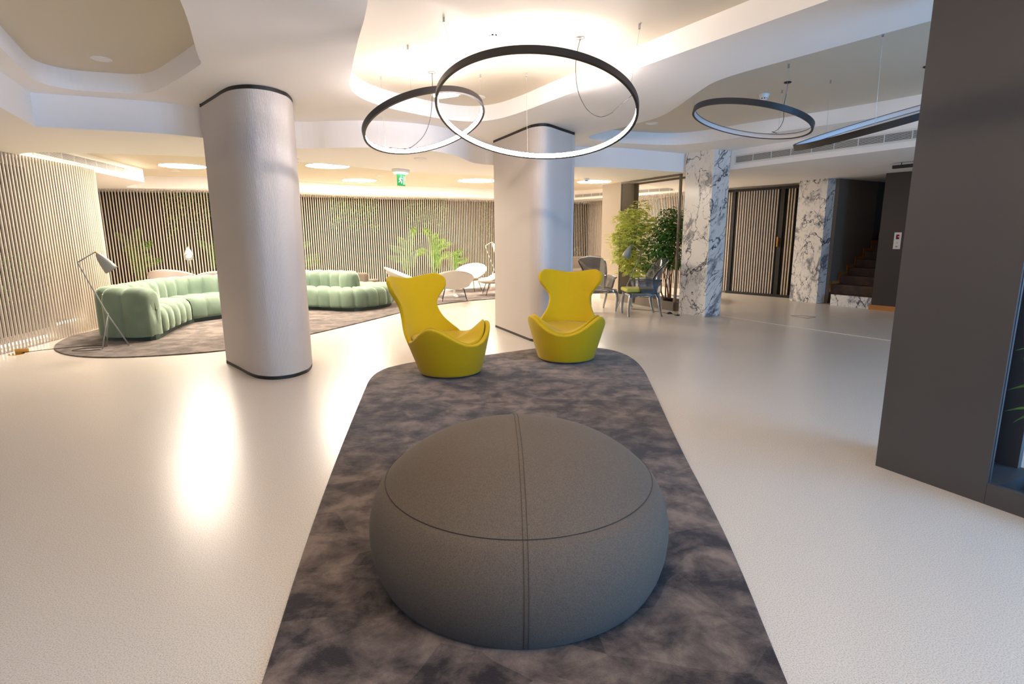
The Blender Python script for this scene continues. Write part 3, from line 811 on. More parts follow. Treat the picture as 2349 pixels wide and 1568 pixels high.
ring_lamp('ring_pendant', (3.519, 5.418, 2.443), 0.827, (-0.300, -0.051), False, [(3.334, 6.22), (2.953, 4.80), (4.30, 5.3)], (4.0, 5.75),
          [(4.0, 5.75, 2.999), (4.02, 5.72, 2.9), (4.08, 5.8, 2.8), (4.15, 5.9, 2.7)],
          'unlit black ring pendant lamp steeply tilted beside the dark panel')

ring_lamp('ring_pendant', (0.15, 1.15, 2.46), 0.62, (0.1, 0.1), M['led_fill'], [(0.15, 1.76), (-0.38, 1.6), (0.69, 1.6)], (0.3, 1.5),  # unseen ring added to light the ottoman top and near rug from above
          [(0.3, 1.5, 2.999), (0.3, 1.5, 2.8), (0.4, 1.6, 2.65), (0.5, 1.62, 2.5)],
          'unseen black ring lamp added as fill light over the near end of the dark rug')

# ------------------------------------------------------------------ ceiling fittings
def disc(x, y, r, m, label, name, cat, z=ZS, group=None, inner=None):
    t = thing(name, label, cat, (x, y, z), 0, group)
    MB().lathe([(0, 0.0), (r, 0), (r, -0.006), (r - 0.012, -0.012), (r - 0.014, -0.008), (0, -0.008)], (x, y, z), 48).build('trim_ring', M['plastic'], t, smooth=True, angle=40)
    MB().lathe([(0, -0.0105), (r - 0.018, -0.0105), (r - 0.018, -0.008), (0, -0.008)], (x, y, z), 48).build('diffuser' if m is M['disc_on'] else 'grille', m, t)
    return t


G = 'round lit ceiling lights over the lounge'
for x, y, r, lb in ((-6.35, 11.25, 0.42, 'lit round ceiling light left of the front ribbed column'), (-3.58, 11.35, 0.42, 'lit round ceiling light half hidden by the ceiling edge above the sofa'),
                    (-3.75, 14.3, 0.42, 'lit round ceiling light left of the exit lamp'), (-0.85, 14.55, 0.5, 'lit round ceiling light right of the exit lamp, partly behind a column'),
                    (2.15, 15.0, 0.45, 'lit round ceiling light in front of the taupe planter panel'), (-5.2, 8.7, 0.36, 'assumed round ceiling light above the front edge of the lounge ceiling, nearest the left slats'), (-4.0, 9.0, 0.30, 'assumed round ceiling light above the front edge of the lounge ceiling, nearest the front ribbed column')):  # last two are unseen, assumed from the floor highlights
    disc(x, y, r, M['disc_on'], lb, 'ceiling_light', 'ceiling light', ZS, G)
G = 'small white ceiling speakers'
for x, y, r, z, lb in ((-3.655, 5.375, 0.082, ZR, 'round white ceiling speaker in the upper left recess'), (-0.375, 6.864, 0.085, ZR, 'round white ceiling speaker seen inside the smaller ring lamp'),
                       (2.026, 8.473, 0.085, ZR, 'round white ceiling speaker left of the unlit ring lamp'), (-3.0, 13.27, 0.1, ZS, 'round white ceiling speaker between two lounge ceiling lights'),
                       (-7.0, 12.1, 0.1, ZS, 'round white ceiling speaker behind the left lounge light'), (-1.29, 8.28, 0.09, ZB, 'flat round white ceiling fitting under the small ring lamp')):
    disc(x, y, r, M['plastic'], lb, 'ceiling_speaker', 'speaker', z, G)


def smoke(x, y, z, label):
    t = thing('smoke_detector', label, 'smoke detector', (x, y, z), 0, 'white smoke detectors')
    MB().lathe([(0, 0), (0.056, 0), (0.056, -0.012), (0.05, -0.03), (0.042, -0.042)], (x, y, z), 32).lathe([(0.038, -0.054), (0.036, -0.06), (0, -0.064)], (x, y, z), 32).build('housing', M['plastic'], t, smooth=True, angle=40)
    MB().lathe([(0.034, -0.04), (0.034, -0.056)], (x, y, z), 24).build('sensor', M['black'], t)
    mb = MB()
    for k in range(8):
        a = k * PI / 4 + 0.2; mb.box((x + 0.038 * math.cos(a), y + 0.038 * math.sin(a), z - 0.048), (0.004, 0.012, 0.014), a)
    mb.build('cage', M['plastic'], t)


smoke(-0.131, 4.713, ZR, 'white smoke detector above the large lit ring lamp')
smoke(2.905, 6.813, ZR, 'white smoke detector above the unlit ring lamp by the marble column')
smoke(1.80, 13.6, ZB, 'white smoke detector beside the lit round light near the planter panel') if False else None
smoke(1.47, 11.3, ZB, 'white smoke detector right of the rear ribbed column')
smoke(-3.05, 8.25, ZB, 'white smoke detector just right of the front ribbed column')
em = thing('emergency_light', 'flat white emergency light behind the overlapping ring lamps', 'emergency light', (-0.72, 6.62, ZR), 0.25)
MB().box((-0.72, 6.62, ZR - 0.02), (0.3, 0.14, 0.04), -0.5).build('housing', M['plastic'], em); MB().box((-0.72, 6.62, ZR - 0.045), (0.26, 0.11, 0.012), -0.5).build('diffuser', M['emerg'], em)
ex = thing('exit_lamp', 'white exit lamp with a green running man sign below', 'exit sign', (-1.83, 9.62, ZB))
o = MB().box((-1.83, 9.62, ZB - 0.025), (0.26, 0.16, 0.05), 0.9).build('housing', M['plastic'], ex); bevel(o, 0.01, 2)
o = MB().box((-1.83, 9.62, ZB - 0.062), (0.22, 0.13, 0.025), 0.9).build('diffuser', M['emerg'], ex); bevel(o, 0.01, 2)
sg = MB().box((-1.83, 9.62, ZB - 0.17), (0.18, 0.008, 0.19), 0.95).build('sign_plate', M['sign_green'], ex)
q = Matrix.Rotation(0.95, 3, 'Z'); mb = MB()
def sp(x, z): return Vector((-1.83, 9.62, ZB - 0.17)) + q @ Vector((x, -0.006, z))
mb.lathe([(0, 0), (0.012, 0.002), (0.012, 0.004), (0, 0.005)], tuple(sp(-0.005, 0.06)), 12, (q @ Matrix.Rotation(PI / 2, 3, 'X')).to_4x4())
for pts in ([(-0.01, 0.04), (-0.02, 0.0)], [(-0.02, 0.0), (0.01, -0.025), (0.0, -0.055)], [(-0.02, 0.0), (-0.035, -0.03), (-0.06, -0.035)], [(-0.01, 0.035), (0.02, 0.02)], [(-0.01, 0.035), (-0.035, 0.025), (-0.045, 0.0)]):
    mb.tube([sp(*p_) for p_ in pts], 0.0065, 5)
mb.tube([sp(0.045, -0.07), sp(0.045, 0.06), sp(0.075, 0.06), sp(0.075, -0.07)], 0.005, 5)
mb.build('pictogram', M['sign_white'], sg)

# ------------------------------------------------------------------ air grilles
def grille(name, P0, P1, z0, z1, label, nrm, bars=9, groups=None):
    P0, P1 = Vector(P0 + (0,)), Vector(P1 + (0,)); u = (P1 - P0); L = u.length; u.normalize(); nr = Vector(nrm + (0,)).normalized(); ang = math.atan2(u.y, u.x)
    mid = (P0 + P1) / 2; t = thing(name, label, 'air grille', (mid.x, mid.y, (z0 + z1) / 2))
    MB().box(tuple(mid + nr * 0.004 + Vector((0, 0, (z0 + z1) / 2))), (L, 0.004, z1 - z0), ang).build('duct', M['grille_dark'], t)
    fr = MB(); e = 0.022; zc = (z0 + z1) / 2
    for z in (z0 - e / 2, z1 + e / 2): fr.box(tuple(mid + nr * 0.009 + Vector((0, 0, z))), (L + 2 * e, 0.014, e), ang)
    for p in (P0 - u * e / 2, P1 + u * e / 2): fr.box(tuple(p + nr * 0.009 + Vector((0, 0, zc))), (e, 0.014, z1 - z0), ang)
    k = 0.34; s_ = k
    while s_ < L - 0.05:
        fr.box(tuple(P0 + u * s_ + nr * 0.012 + Vector((0, 0, zc))), (0.008, 0.012, z1 - z0), ang); s_ += k
    fr.build('frame', M['grille'], t)
    bl = MB()
    for i in range(bars): bl.box(tuple(mid + nr * 0.010 + Vector((0, 0, z0 + (i + 0.5) * (z1 - z0) / bars))), (L, 0.012, (z1 - z0) / bars * 0.38), ang)
    bl.build('louvres', M['grille'], t)
    return t


grille('air_grille', (3.81, 9.84), (5.45, 6.81), 2.615, 2.715, 'long white air grille along the ceiling drop beside the marble column', (-0.879, -0.476))
grille('air_grille', (-6.665, 8.15), (-7.30, 11.25), 2.60, 2.70, 'long white air grille above the left slat screen', (0.98, 0.2))
grille('air_grille', (-3.64, 3.68), (-4.21, 4.84), 2.61, 2.71, 'white air grille in the ceiling drop at the far left', (0.897, -0.441))
grille('air_grille', (2.02, 18.16), (2.76, 17.31), 2.58, 2.66, 'white air grille above the back slats beside the rear column', (-0.755, -0.656))
grille('air_grille', (2.95, 17.10), (4.36, 15.49), 2.58, 2.66, 'white air grille above the back slats seen through the planter divider', (-0.755, -0.656))

# ------------------------------------------------------------------ divider with planter (rear)
def divider(P0, P1, P2, depth, nrm, h, mpanel, label, mframe, trough=0.17):
    """panel from P0 to P1, planter opening from P1 to P2; nrm points to the hidden side"""
    P0, P1, P2 = (Vector(p + (0,)) for p in (P0, P1, P2)); u = (P2 - P1).normalized(); nr = Vector(nrm + (0,)).normalized()
    t = thing('planter_divider', label, 'room divider', tuple((P0 + P2) / 2))
    e = 0.012
    ub = P1 - u * 0.13
    pn = MB().prism([P0, P1, P1 + nr * 0.014, ub + nr * 0.014, ub + nr * depth, P0 + nr * depth], 0, h).build('panel', mpanel, t)
    fr = MB()
    def bar(a, b_, w, d, z0, z1): fr.prism([a, b_, b_ + nr * d, a + nr * d], z0, z1)
    fr.prism([P1 - u * 0.01 + nr * 0.015, P1 + u * 0.004 + nr * 0.015, P1 + u * 0.004 + nr * 0.03, P1 - u * 0.01 + nr * 0.03], trough, h)
    fr.prism([P2 - u * 0.04, P2, P2 + nr * 0.04, P2 - u * 0.04 + nr * 0.04], 0, h)
    fr.prism([P2 - u * 0.04 + nr * (depth - 0.04), P2 + nr * (depth - 0.04), P2 + nr * depth, P2 - u * 0.04 + nr * depth], 0, h)
    fr.prism([P1, P2, P2 + nr * 0.04, P1 + nr * 0.04], h - 0.035, h - 0.001)
    fr.prism([P1 + nr * (depth - 0.04), P2 + nr * (depth - 0.04), P2 + nr * depth, P1 + nr * depth], h - 0.035, h - 0.001)
    fr.prism([ub + nr * (depth - 0.04), P1 - u * 0.02 + nr * (depth - 0.04), P1 - u * 0.02 + nr * depth, ub + nr * depth], trough, h)
    fr.build('frame', mframe, t)
    tr = MB(); th = 0.03
    outer = [P1 + u * 0.002, P2, P2 + nr * depth, P1 + nr * depth - u * 0.12, P1 - u * 0.12 + nr * 0.016, P1 + nr * 0.016]; inner = [P1 + u * 0.04 + nr * th, P2 - u * 0.06 + nr * th, P2 - u * 0.06 + nr * (depth - th), P1 + u * 0.04 + nr * (depth - th)]
    tr.prism(outer, 0.0, trough, (inner,)); tr.prism(inner, 0.0, 0.03)
    o = tr.build('trough', mframe, t)
    return t


divider((2.03, 12.80), (2.315, 12.16), (3.08, 10.50), 0.48, (0.908, 0.418), ZB - 0.002, M['panel_taupe'], 'taupe room divider with open planter frame beside the marble column', M['frame'])
fd_u = Vector((0.446, -0.895, 0)); fdn = (0.895, 0.446)
P1 = (2.5563, 2.807); P2 = (P1[0] + 0.446 * 1.5, P1[1] - 0.895 * 1.5)
divider((2.299, 3.323), P1, P2, 0.42, fdn, ZA - 0.002, M['panel'], 'tall anthracite room divider at the right edge with planter trough', M['panel'], 0.12)

# ------------------------------------------------------------------ plants
def leaf(mb, p, d, L, W, droop=0.2, star=1, up=Vector((0, 0, 1))):
    d = d.normalized(); side = d.cross(up)
    if side.length < 1e-3: side = Vector((1, 0, 0))
    side.normalize(); nrm = side.cross(d)
    for k in range(star):
        a = (k - (star - 1) / 2) * (2.2 / max(1, star - 1)) if star > 1 else 0
        dk = (d * math.cos(a) + side * math.sin(a)).normalized(); sk = dk.cross(nrm).normalized(); Lk = L * (1 - 0.35 * abs(a) / 1.1)
        m1 = p + dk * Lk * 0.45
        mb.add([p, m1 + sk * W - nrm * W * .3, p + dk * Lk - Vector((0, 0, droop * Lk)), m1 - sk * W - nrm * W * .3, m1], [(0, 1, 4), (1, 2, 4), (2, 3, 4), (3, 0, 4)])


def rnd_dir(zmin=-0.5):
    while True:
        v = Vector((random.uniform(-1, 1), random.uniform(-1, 1), random.uniform(zmin, 1)))
        if 0.1 < v.length < 1: return v.normalized()


def tree(base, blobs, nleaf, L, W, star, m, trunks, label, name='potted_tree', pot=0.1, droop=0.3, pot_h=0.16):
    t = thing(name, label, 'tree', base)
    if pot:
        MB().lathe([(0, 0), (pot * .85, 0), (pot, pot_h), (pot * 0.93, pot_h), (pot * .9, pot_h - 0.02), (0, pot_h - 0.02)], base, 24).build('pot', M['pot'], t, smooth=True, angle=40)
    tr = MB()
    for k in range(trunks):
        a = k * 2.4; x = base[0] + 0.05 * math.cos(a); y = base[1] + 0.05 * math.sin(a); bl = blobs[k % len(blobs)]
        top = Vector(bl[0]); pts = [(x, y, base[2] + 0.1)]
        for s_ in (0.25, 0.5, 0.75, 1.0):
            pts.append((x + (top.x - x) * s_ + random.uniform(-.04, .04), y + (top.y - y) * s_ + random.uniform(-.04, .04), base[2] + 0.1 + (top.z - base[2] - 0.1) * s_))
        tr.tube(catmull(pts, 4), [0.016 - 0.010 * i / 16 for i in range(17)], 6)
        for _ in range(7):
            a_ = Vector(pts[random.choice((2, 3, 4))]); b2 = random.choice(blobs); e_ = Vector(b2[0]) + Vector([random.uniform(-1, 1) * k_ * 0.8 for k_ in b2[1]])
            tr.tube([a_, a_.lerp(e_, .5) + Vector((0, 0, .04)), e_], [0.006, 0.004, 0.002], 5)
    tr.build('trunk', M['bark'], t, smooth=True)
    fo = MB(); tot = sum(b_[1][0] * b_[1][1] * b_[1][2] for b_ in blobs)
    for (c_, rad) in blobs:
        nn = int(nleaf * rad[0] * rad[1] * rad[2] / tot)
        for _ in range(nn):
            v = rnd_dir(-1); s_ = random.random() ** 0.45
            p = Vector(c_) + Vector((v.x * rad[0], v.y * rad[1], v.z * rad[2])) * s_
            d = (v + rnd_dir(-1) * 0.8); d.z *= 0.4
            leaf(fo, p, d, L * random.uniform(.7, 1.2), W * random.uniform(.8, 1.2), droop, star)
    fo.build('foliage', m, t)
    return t


tree((2.62, 11.68, 0.03), [((2.62, 11.6, 1.95), (0.2, 0.2, 0.2)), ((2.42, 11.5, 1.72), (0.36, 0.34, 0.22)), ((2.42, 11.35, 1.42), (0.42, 0.36, 0.26)), ((2.20, 11.45, 1.35), (0.28, 0.25, 0.22)), ((2.5, 11.4, 1.0), (0.40, 0.34, 0.26)), ((2.18, 11.4, 1.0), (0.2, 0.2, 0.16)), ((2.6, 11.35, 0.72), (0.34, 0.3, 0.14)), ((2.25, 11.3, 0.74), (0.16, 0.16, 0.1)), ((2.7, 11.3, 1.62), (0.3, 0.3, 0.2))],
     1900, 0.11, 0.011, 5, M['leaf_yellow'], 3, 'yellow green maple tree with star shaped leaves in the planter divider')
tree((3.10, 11.05, 0.03), [((3.05, 10.9, 1.72), (0.26, 0.26, 0.22)), ((3.08, 10.85, 1.48), (0.40, 0.36, 0.22)), ((2.92, 10.9, 1.22), (0.42, 0.36, 0.22)), ((3.1, 10.95, 0.98), (0.34, 0.32, 0.18)), ((2.78, 11.0, 0.86), (0.26, 0.28, 0.12)), ((3.2, 11.0, 1.75), (0.22, 0.2, 0.14))],
     2600, 0.10, 0.026, 1, M['leaf_dark'], 5, 'dark green ficus tree with bare brown stems in the planter divider')
# foliage of the foreground planter (right edge of the frame)
t = thing('potted_plant', 'dark green leafy plant in the planter trough at the right edge', 'plant', (2.93, 2.60, 0.03))
MB().lathe([(0, 0), (0.09, 0), (0.11, 0.18), (0.1, 0.18), (0, 0.16)], (2.93, 2.60, 0.03), 24).build('pot', M['pot'], t, smooth=True, angle=40)
tr = MB()
tr.tube(catmull([(2.93, 2.60, 0.15), (2.92, 2.62, 0.6), (2.94, 2.60, 1.2), (2.92, 2.6, 1.7)], 4), 0.012, 6)
stems = [((2.92, 2.62, 0.75), (2.80, 2.79, 0.87)), ((2.92, 2.62, 0.55), (2.80, 2.80, 0.655)), ((2.92, 2.62, 0.45), (2.79, 2.80, 0.535))]
for a, c_ in stems: tr.tube([a, c_], 0.003, 5)
tr.build('stem', M['bark'], t, smooth=True)
fo = MB()


def big_leaf(mb, p, d, L, W):
    d = Vector(d).normalized(); side = d.cross(Vector((0, 0, 1))).normalized(); nrm = side.cross(d); n_ = 8; rows = []
    for i in range(n_ + 1):
        s_ = i / n_; w = W * math.sin(PI * s_ ** 0.8) * (1 + 0.12 * math.sin(s_ * 24)); c2 = Vector(p) + d * L * s_ - Vector((0, 0, 0.25 * L * s_ * s_))
        rows.append([c2 - side * w + nrm * w * 0.3, c2, c2 + side * w + nrm * w * 0.3])
    mb.grid(rows)


for p, d, L in (((2.80, 2.79, 0.87), (-0.123, 0.11, 0.0), 0.17), ((2.80, 2.80, 0.66), (-0.13, 0.11, -0.01), 0.17), ((2.80, 2.80, 0.65), (-0.11, 0.08, -0.09), 0.11),
                ((2.79, 2.80, 0.53), (-0.118, 0.105, 0.0), 0.16), ((2.79, 2.80, 0.525), (-0.10, 0.075, -0.06), 0.13), ((2.80, 2.80, 0.66), (0.1, 0.05, 0.05), 0.14), ((2.80, 2.79, 0.87), (0.05, 0.1, 0.05), 0.14)):
    big_leaf(fo, p, d, L, L * 0.17)
for k in range(60):
    z = random.uniform(0.9, 1.8); a = random.uniform(0, 6.28); big_leaf(fo, (2.95 + 0.08 * math.cos(a), 2.50 + 0.08 * math.sin(a), z), (math.cos(a) + 0.3, math.sin(a) - 0.5, 0.2), 0.12, 0.022)
fo.build('foliage', M['leaf_mid'], t, smooth=True)


def palm(base, fronds, label, m='leaf_palm'):
    t = thing('palm_plant', label, 'plant', base, 0, 'palms growing behind the slats')
    st = MB(); fo = MB(); b0 = Vector(base)
    for (dx, dy, h, L) in fronds:
        d = Vector((dx, dy, 0)); tip = b0 + d + Vector((0, 0, h)); mid = b0 + d * 0.3 + Vector((0, 0, h * 0.85))
        pts = catmull([b0, b0.lerp(mid, .55), mid, tip], 8); st.tube(pts, [0.007 - 0.005 * i / (len(pts) - 1) for i in range(len(pts))], 5)
        for i in range(len(pts) // 3, len(pts)):
            tg = (pts[min(i + 1, len(pts) - 1)] - pts[i - 1]).normalized(); sd = tg.cross(Vector((0, 1, 0.1))).normalized(); w = 0.16 * math.sin(PI * (0.25 + 0.7 * (i - len(pts) / 3) / (len(pts) * 0.67)))
            for s_ in (-1, 1):
                for q_ in (0, 0.5):
                    p = pts[i].lerp(pts[min(i + 1, len(pts) - 1)], q_); leaf(fo, p, sd * s_ + tg * 0.8, w * 1.15, 0.008, 0.25, 1, Vector((0, 1, 0)))
    st.build('stems', M['leaf_mid'], t); fo.build('fronds', M[m], t)
    return t


palm((-3.05, 16.75, 0.02), [(-0.55, 0, 1.1, 1), (-0.3, 0, 1.35, 1), (0.25, -0.1, 1.62, 1), (0.05, 0.1, 1.3, 1), (-0.65, 0.05, 0.8, 1), (0.5, 0, 1.0, 1)], 'feathery palm behind the back slats, left of the white chairs')
palm((-2.35, 16.95, 0.02), [(-0.2, -0.2, 1.62, 1), (0.55, 0, 1.2, 1), (0.1, 0.05, 1.45, 1), (0.7, -0.05, 0.9, 1), (-0.4, 0, 1.0, 1), (0.35, 0, 1.3, 1)], 'feathery palm behind the back slats, directly behind the white chairs')
palm((-1.85, 17.35, 0.02), [(0.35, -0.1, 0.95, 1), (0.2, 0, 0.75, 1), (-0.2, 0, 0.9, 1), (0.5, 0, 0.7, 1)], 'low palm behind the back slats, right of the white chairs')
palm((-5.95, 15.45, 0.02), [(0.45, 0, 1.25, 1), (0.65, 0, 0.9, 1), (-0.3, 0, 1.3, 1), (0.1, 0, 1.4, 1), (0.7, -0.1, 0.75, 1)], 'feathery palm behind the back slats, just right of the front ribbed column')
palm((-7.45, 14.2, 0.02), [(0.4, 0, 1.35, 1), (0.2, 0, 1.5, 1), (-0.4, 0, 1.3, 1), (0.6, 0, 1.0, 1)], 'feathery palm behind the back slats, left of the front ribbed column')
palm((-8.9, 13.35, 0.02), [(0.5, -0.1, 1.3, 1), (0.2, 0, 1.6, 1), (-0.4, 0, 1.5, 1), (0.6, 0, 0.9, 1), (0.3, 0.1, 1.0, 1), (-0.2, 0, 1.2, 1)], 'feathery palm in the corner behind the left slat screen', 'leaf_mid')


def ivy(p0, p1, z0, z1, n_, label, m):
    t = MB()
    for _ in range(n_):
        s_ = random.random(); z = z1 - (z1 - z0) * random.random() ** 1.5 * (0.45 + 0.55 * abs(math.sin(s_ * 7.3 + p0[0])))
        p = Vector((p0[0] + (p1[0] - p0[0]) * s_ + random.uniform(-.05, .05), p0[1] + (p1[1] - p0[1]) * s_ + random.uniform(-.05, .05), z))
        leaf(t, p, rnd_dir(-1), 0.06, 0.018, 0.3)
    o = t.build('hanging_ivy', m); return tag(o, label, 'ivy', kind='stuff')


ivy((-5.05, 15.95), (-3.95, 16.95), 1.5, 2.5, 1300, 'ivy trailing down behind the back slats above the sofa end', M['leaf_mid'])
ivy((-3.1, 16.95), (-1.95, 17.55), 0.8, 2.5, 1300, 'ivy trailing down behind the back slats under the exit lamp', M['leaf_mid'])
ivy((-1.0, 18.3), (-0.1, 18.85), 1.2, 2.5, 800, 'ivy trailing down behind the back slats left of the rear column', M['leaf_dark'])
ivy((-8.35, 13.75), (-7.0, 14.35), 1.4, 2.5, 1100, 'ivy trailing down behind the back slats left of the front column', M['leaf_mid'])
ivy((-6.85, 3.5), (-7.10, 6.9), 0.5, 1.9, 1300, 'leafy climber growing behind the left slat screen', M['leaf_mid'])
ivy((-7.15, 7.2), (-7.35, 9.0), 0.3, 1.2, 900, 'low green shrub growing behind the left slat screen near the sofa', M['leaf_mid'])
ivy((1.2, 19.55), (2.5, 20.2), 0.4, 1.0, 800, 'low green shrub growing behind the back slats right of the rear column', M['leaf_mid'])

# floor strip lights behind the slats
def strip(a, c_, z, label):
    t = MB().tube([(a[0], a[1], z), (c_[0], c_[1], z)], 0.018, 8).build('strip_light', M['strip']); return tag(t, label, 'strip light', 'floor strip lights behind the slats')


strip((-6.50, 5.6), (-6.65, 7.85), 0.06, 'lit strip light on the floor behind the left slats, nearest')
strip((-6.70, 8.12), (-6.76, 8.55), 0.19, 'lit strip light on the floor behind the left slats, beside the sofa')
strip((-4.3, 16.55), (-2.9, 17.1), 0.05, 'lit strip light on the floor behind the back slats, right of the sofa')
strip((-1.9, 17.45), (-0.6, 18.5), 0.05, 'lit strip light on the floor behind the back slats, near the white chairs')

# ------------------------------------------------------------------ transparent wing chairs
def ghost_chair(loc, rz, label, cushion):
    t = thing('transparent_chair', label, 'armchair', loc, rz, 'smoke transparent armchairs')
    sm = M['smoke']
    # faces local -y ; legs
    for sx, sy in ((-1, -1), (1, -1), (-1, 1), (1, 1)):
        x = sx * 0.25; y = sy * 0.24
        out_ = 0.045
        pts = [(x * 0.97, y * 0.93, 0.40), (x * 1.08, y * 1.05, 0.33), (x * 1.10, y * 1.12, 0.22), (x * 1.04, y * (1.14 if sy < 0 else 1.25), 0.08), (x * 1.04, y * (1.10 if sy < 0 else 1.36), 0.0)]
        MB().tube(catmull(pts, 5), [0.042 - 0.024 * (i / 20) for i in range(21)], 10).build('leg', sm, t, smooth=True, world=False)
    # seat box
    o = MB().box((0, 0, 0.385), (0.56, 0.54, 0.075)).build('seat', sm, t, world=False); bevel(o, 0.02, 3)
    # backrest: winged shell
    rows = []; NV, NU = 14, 14
    for j in range(NV + 1):
        v = j / NV; z = 0.40 + 0.61 * v; hw = 0.245 + 0.0 * v + 0.075 * max(0, (v - 0.35) / 0.65) ** 1.0 - 0.02 * math.sin(PI * v); row = []
        if v > 0.78: hw *= 1 - 0.30 * ((v - 0.78) / 0.22) ** 2.5
        for i in range(NU + 1):
            u = -1 + 2 * i / NU; wing = 0.16 * max(0, math.sin(PI * min(1, v * 1.05))) * abs(u) ** 3 + 0.03 * abs(u) ** 2
            row.append(Vector((hw * u, 0.25 + 0.19 * v - wing, z + 0.015 * math.cos(u * PI) * (v > 0.95))))
        rows.append(row)
    o = MB().grid(rows).build('backrest', sm, t, smooth=True, world=False)
    sd = o.modifiers.new('solidify', 'SOLIDIFY'); sd.thickness = 0.022; sd.offset = 0
    bevel(o, 0.007, 2)
    for s_ in (-1, 1):
        rows = []
        for j in range(9):
            v = j / 8; row = []
            for i in range(9):
                u = i / 8; y = 0.28 - 0.42 * u * (1 - 0.15 * (1 - v)); z = 0.42 + 0.24 * v * (1 - 0.10 * u * u); x = s_ * (0.262 + 0.03 * v + 0.035 * max(0, v - 0.85) / 0.15)
                row.append(Vector((x, y, z)))
            rows.append(row)
        o = MB().grid(rows).build('armrest', sm, t, smooth=True, world=False)
        sd = o.modifiers.new('solidify', 'SOLIDIFY'); sd.thickness = 0.02; sd.offset = 0
        bevel(o, 0.006, 2)
    if cushion:
        o = MB().box((0, -0.04, 0.462), (0.47, 0.56, 0.07)).build('cushion', M['olive'], t, world=False); bevel(o, 0.032, 5); o['label'] = 'yellow green wool cushion'
    return t


ghost_chair((2.33, 10.06, 0), math.radians(-88), 'smoky transparent armchair with yellow green cushion in front of the planter', True)
ghost_chair((1.66, 10.72, 0), math.radians(14), 'smoky transparent armchair without cushion behind the right yellow chair', False)

# ------------------------------------------------------------------ white lounge chairs and tables
def lounge(loc, rz, label):
    t = thing('lounge_chair', label, 'lounge chair', loc, rz, 'off white lounge chairs')
    rows = []
    for j in range(9):
        v = j / 8; row = []
        for i in range(-16, 17):
            a = i / 16 * math.radians(128); f = (abs(i) / 16)
            h = 0.70 - 0.33 * f ** 1.7; zb = 0.27 + 0.08 * f
            z = zb + (h - zb) * v; rad = (0.26 + 0.13 * v ** 0.8); yb = 0.05 + 0.10 * v
            row.append(Vector((rad * 1.05 * math.sin(a), yb + rad * math.cos(a) * (1.0 if abs(a) < PI / 2 else 1.25), z)))
        rows.append(row)
    o = MB().grid(rows).build('backrest', M['cream'], t, smooth=True, world=False)
    sd = o.modifiers.new('solidify', 'SOLIDIFY'); sd.thickness = 0.035; sd.offset = -1
    ss = o.modifiers.new('subsurf', 'SUBSURF'); ss.levels = 1; ss.render_levels = 1
    MB().lathe([(0, 0.27), (0.26, 0.28), (0.33, 0.31), (0.35, 0.345), (0.33, 0.375), (0.25, 0.39), (0, 0.385)], (0, -0.02, 0), 36, sy=1.08).build('seat', M['cream'], t, smooth=True, world=False)
    for sx, sy in ((-1, -1), (1, -1), (-1, 1), (1, 1)):
        MB().tube([(sx * 0.20, sy * 0.16, 0.29), (sx * 0.27, sy * 0.25, 0)], 0.008, 8).build('leg', M['cord'], t, world=False)
    return t


lounge((-1.27, 12.35, RZ + 0.005), math.radians(187), 'off white lounge chair seen from behind, nearest the yellow chair')
lounge((-1.12, 14.45, RZ + 0.005), math.radians(-18), 'off white lounge chair facing forward, farthest of the group')
lounge((-2.45, 13.35, RZ + 0.005), math.radians(100), 'off white lounge chair at the left, partly hidden by the yellow chair')
lounge((-0.42, 13.55, RZ + 0.005), math.radians(-78), 'off white lounge chair cut off by the rear ribbed column')


def pedestal(loc, label, h, r, name='pedestal_table'):
    t = thing(name, label, 'table', loc, 0.35)
    MB().lathe([(0, h - 0.022), (r - 0.01, h - 0.022), (r, h - 0.01), (r, h), (0, h)], seg=48).build('tabletop', M['plastic'], t, smooth=True, world=False, angle=40)
    MB().tube([(0, 0, 0.03), (0, 0, h - 0.02)], 0.028, 16).build('column', M['plastic'], t, smooth=True, world=False)
    mb = MB()
    for k in range(4):
        a = k * PI / 2; d = Vector((math.cos(a), math.sin(a), 0)); sd = Vector((-d.y, d.x, 0)); L = r * 0.85
        mb.add([sd * 0.03 + Vector((0, 0, 0.0)), -sd * 0.03, d * L - sd * 0.022, d * L + sd * 0.022, sd * 0.03 + Vector((0, 0, 0.055)), -sd * 0.03 + Vector((0, 0, 0.055)), d * L - sd * 0.022 + Vector((0, 0, 0.02)), d * L + sd * 0.022 + Vector((0, 0, 0.02))],
               [(0, 1, 2, 3), (4, 7, 6, 5), (0, 4, 5, 1), (1, 5, 6, 2), (2, 6, 7, 3), (3, 7, 4, 0)])
    mb.build('star_base', M['plastic'], t, world=False)
    return t


pedestal((-1.36, 13.25, RZ), 'low white round table with star base between the lounge chairs', 0.36, 0.32)
pedestal((3.62, 12.95, 0), 'white round table with star base seen through the planter divider', 0.73, 0.55)

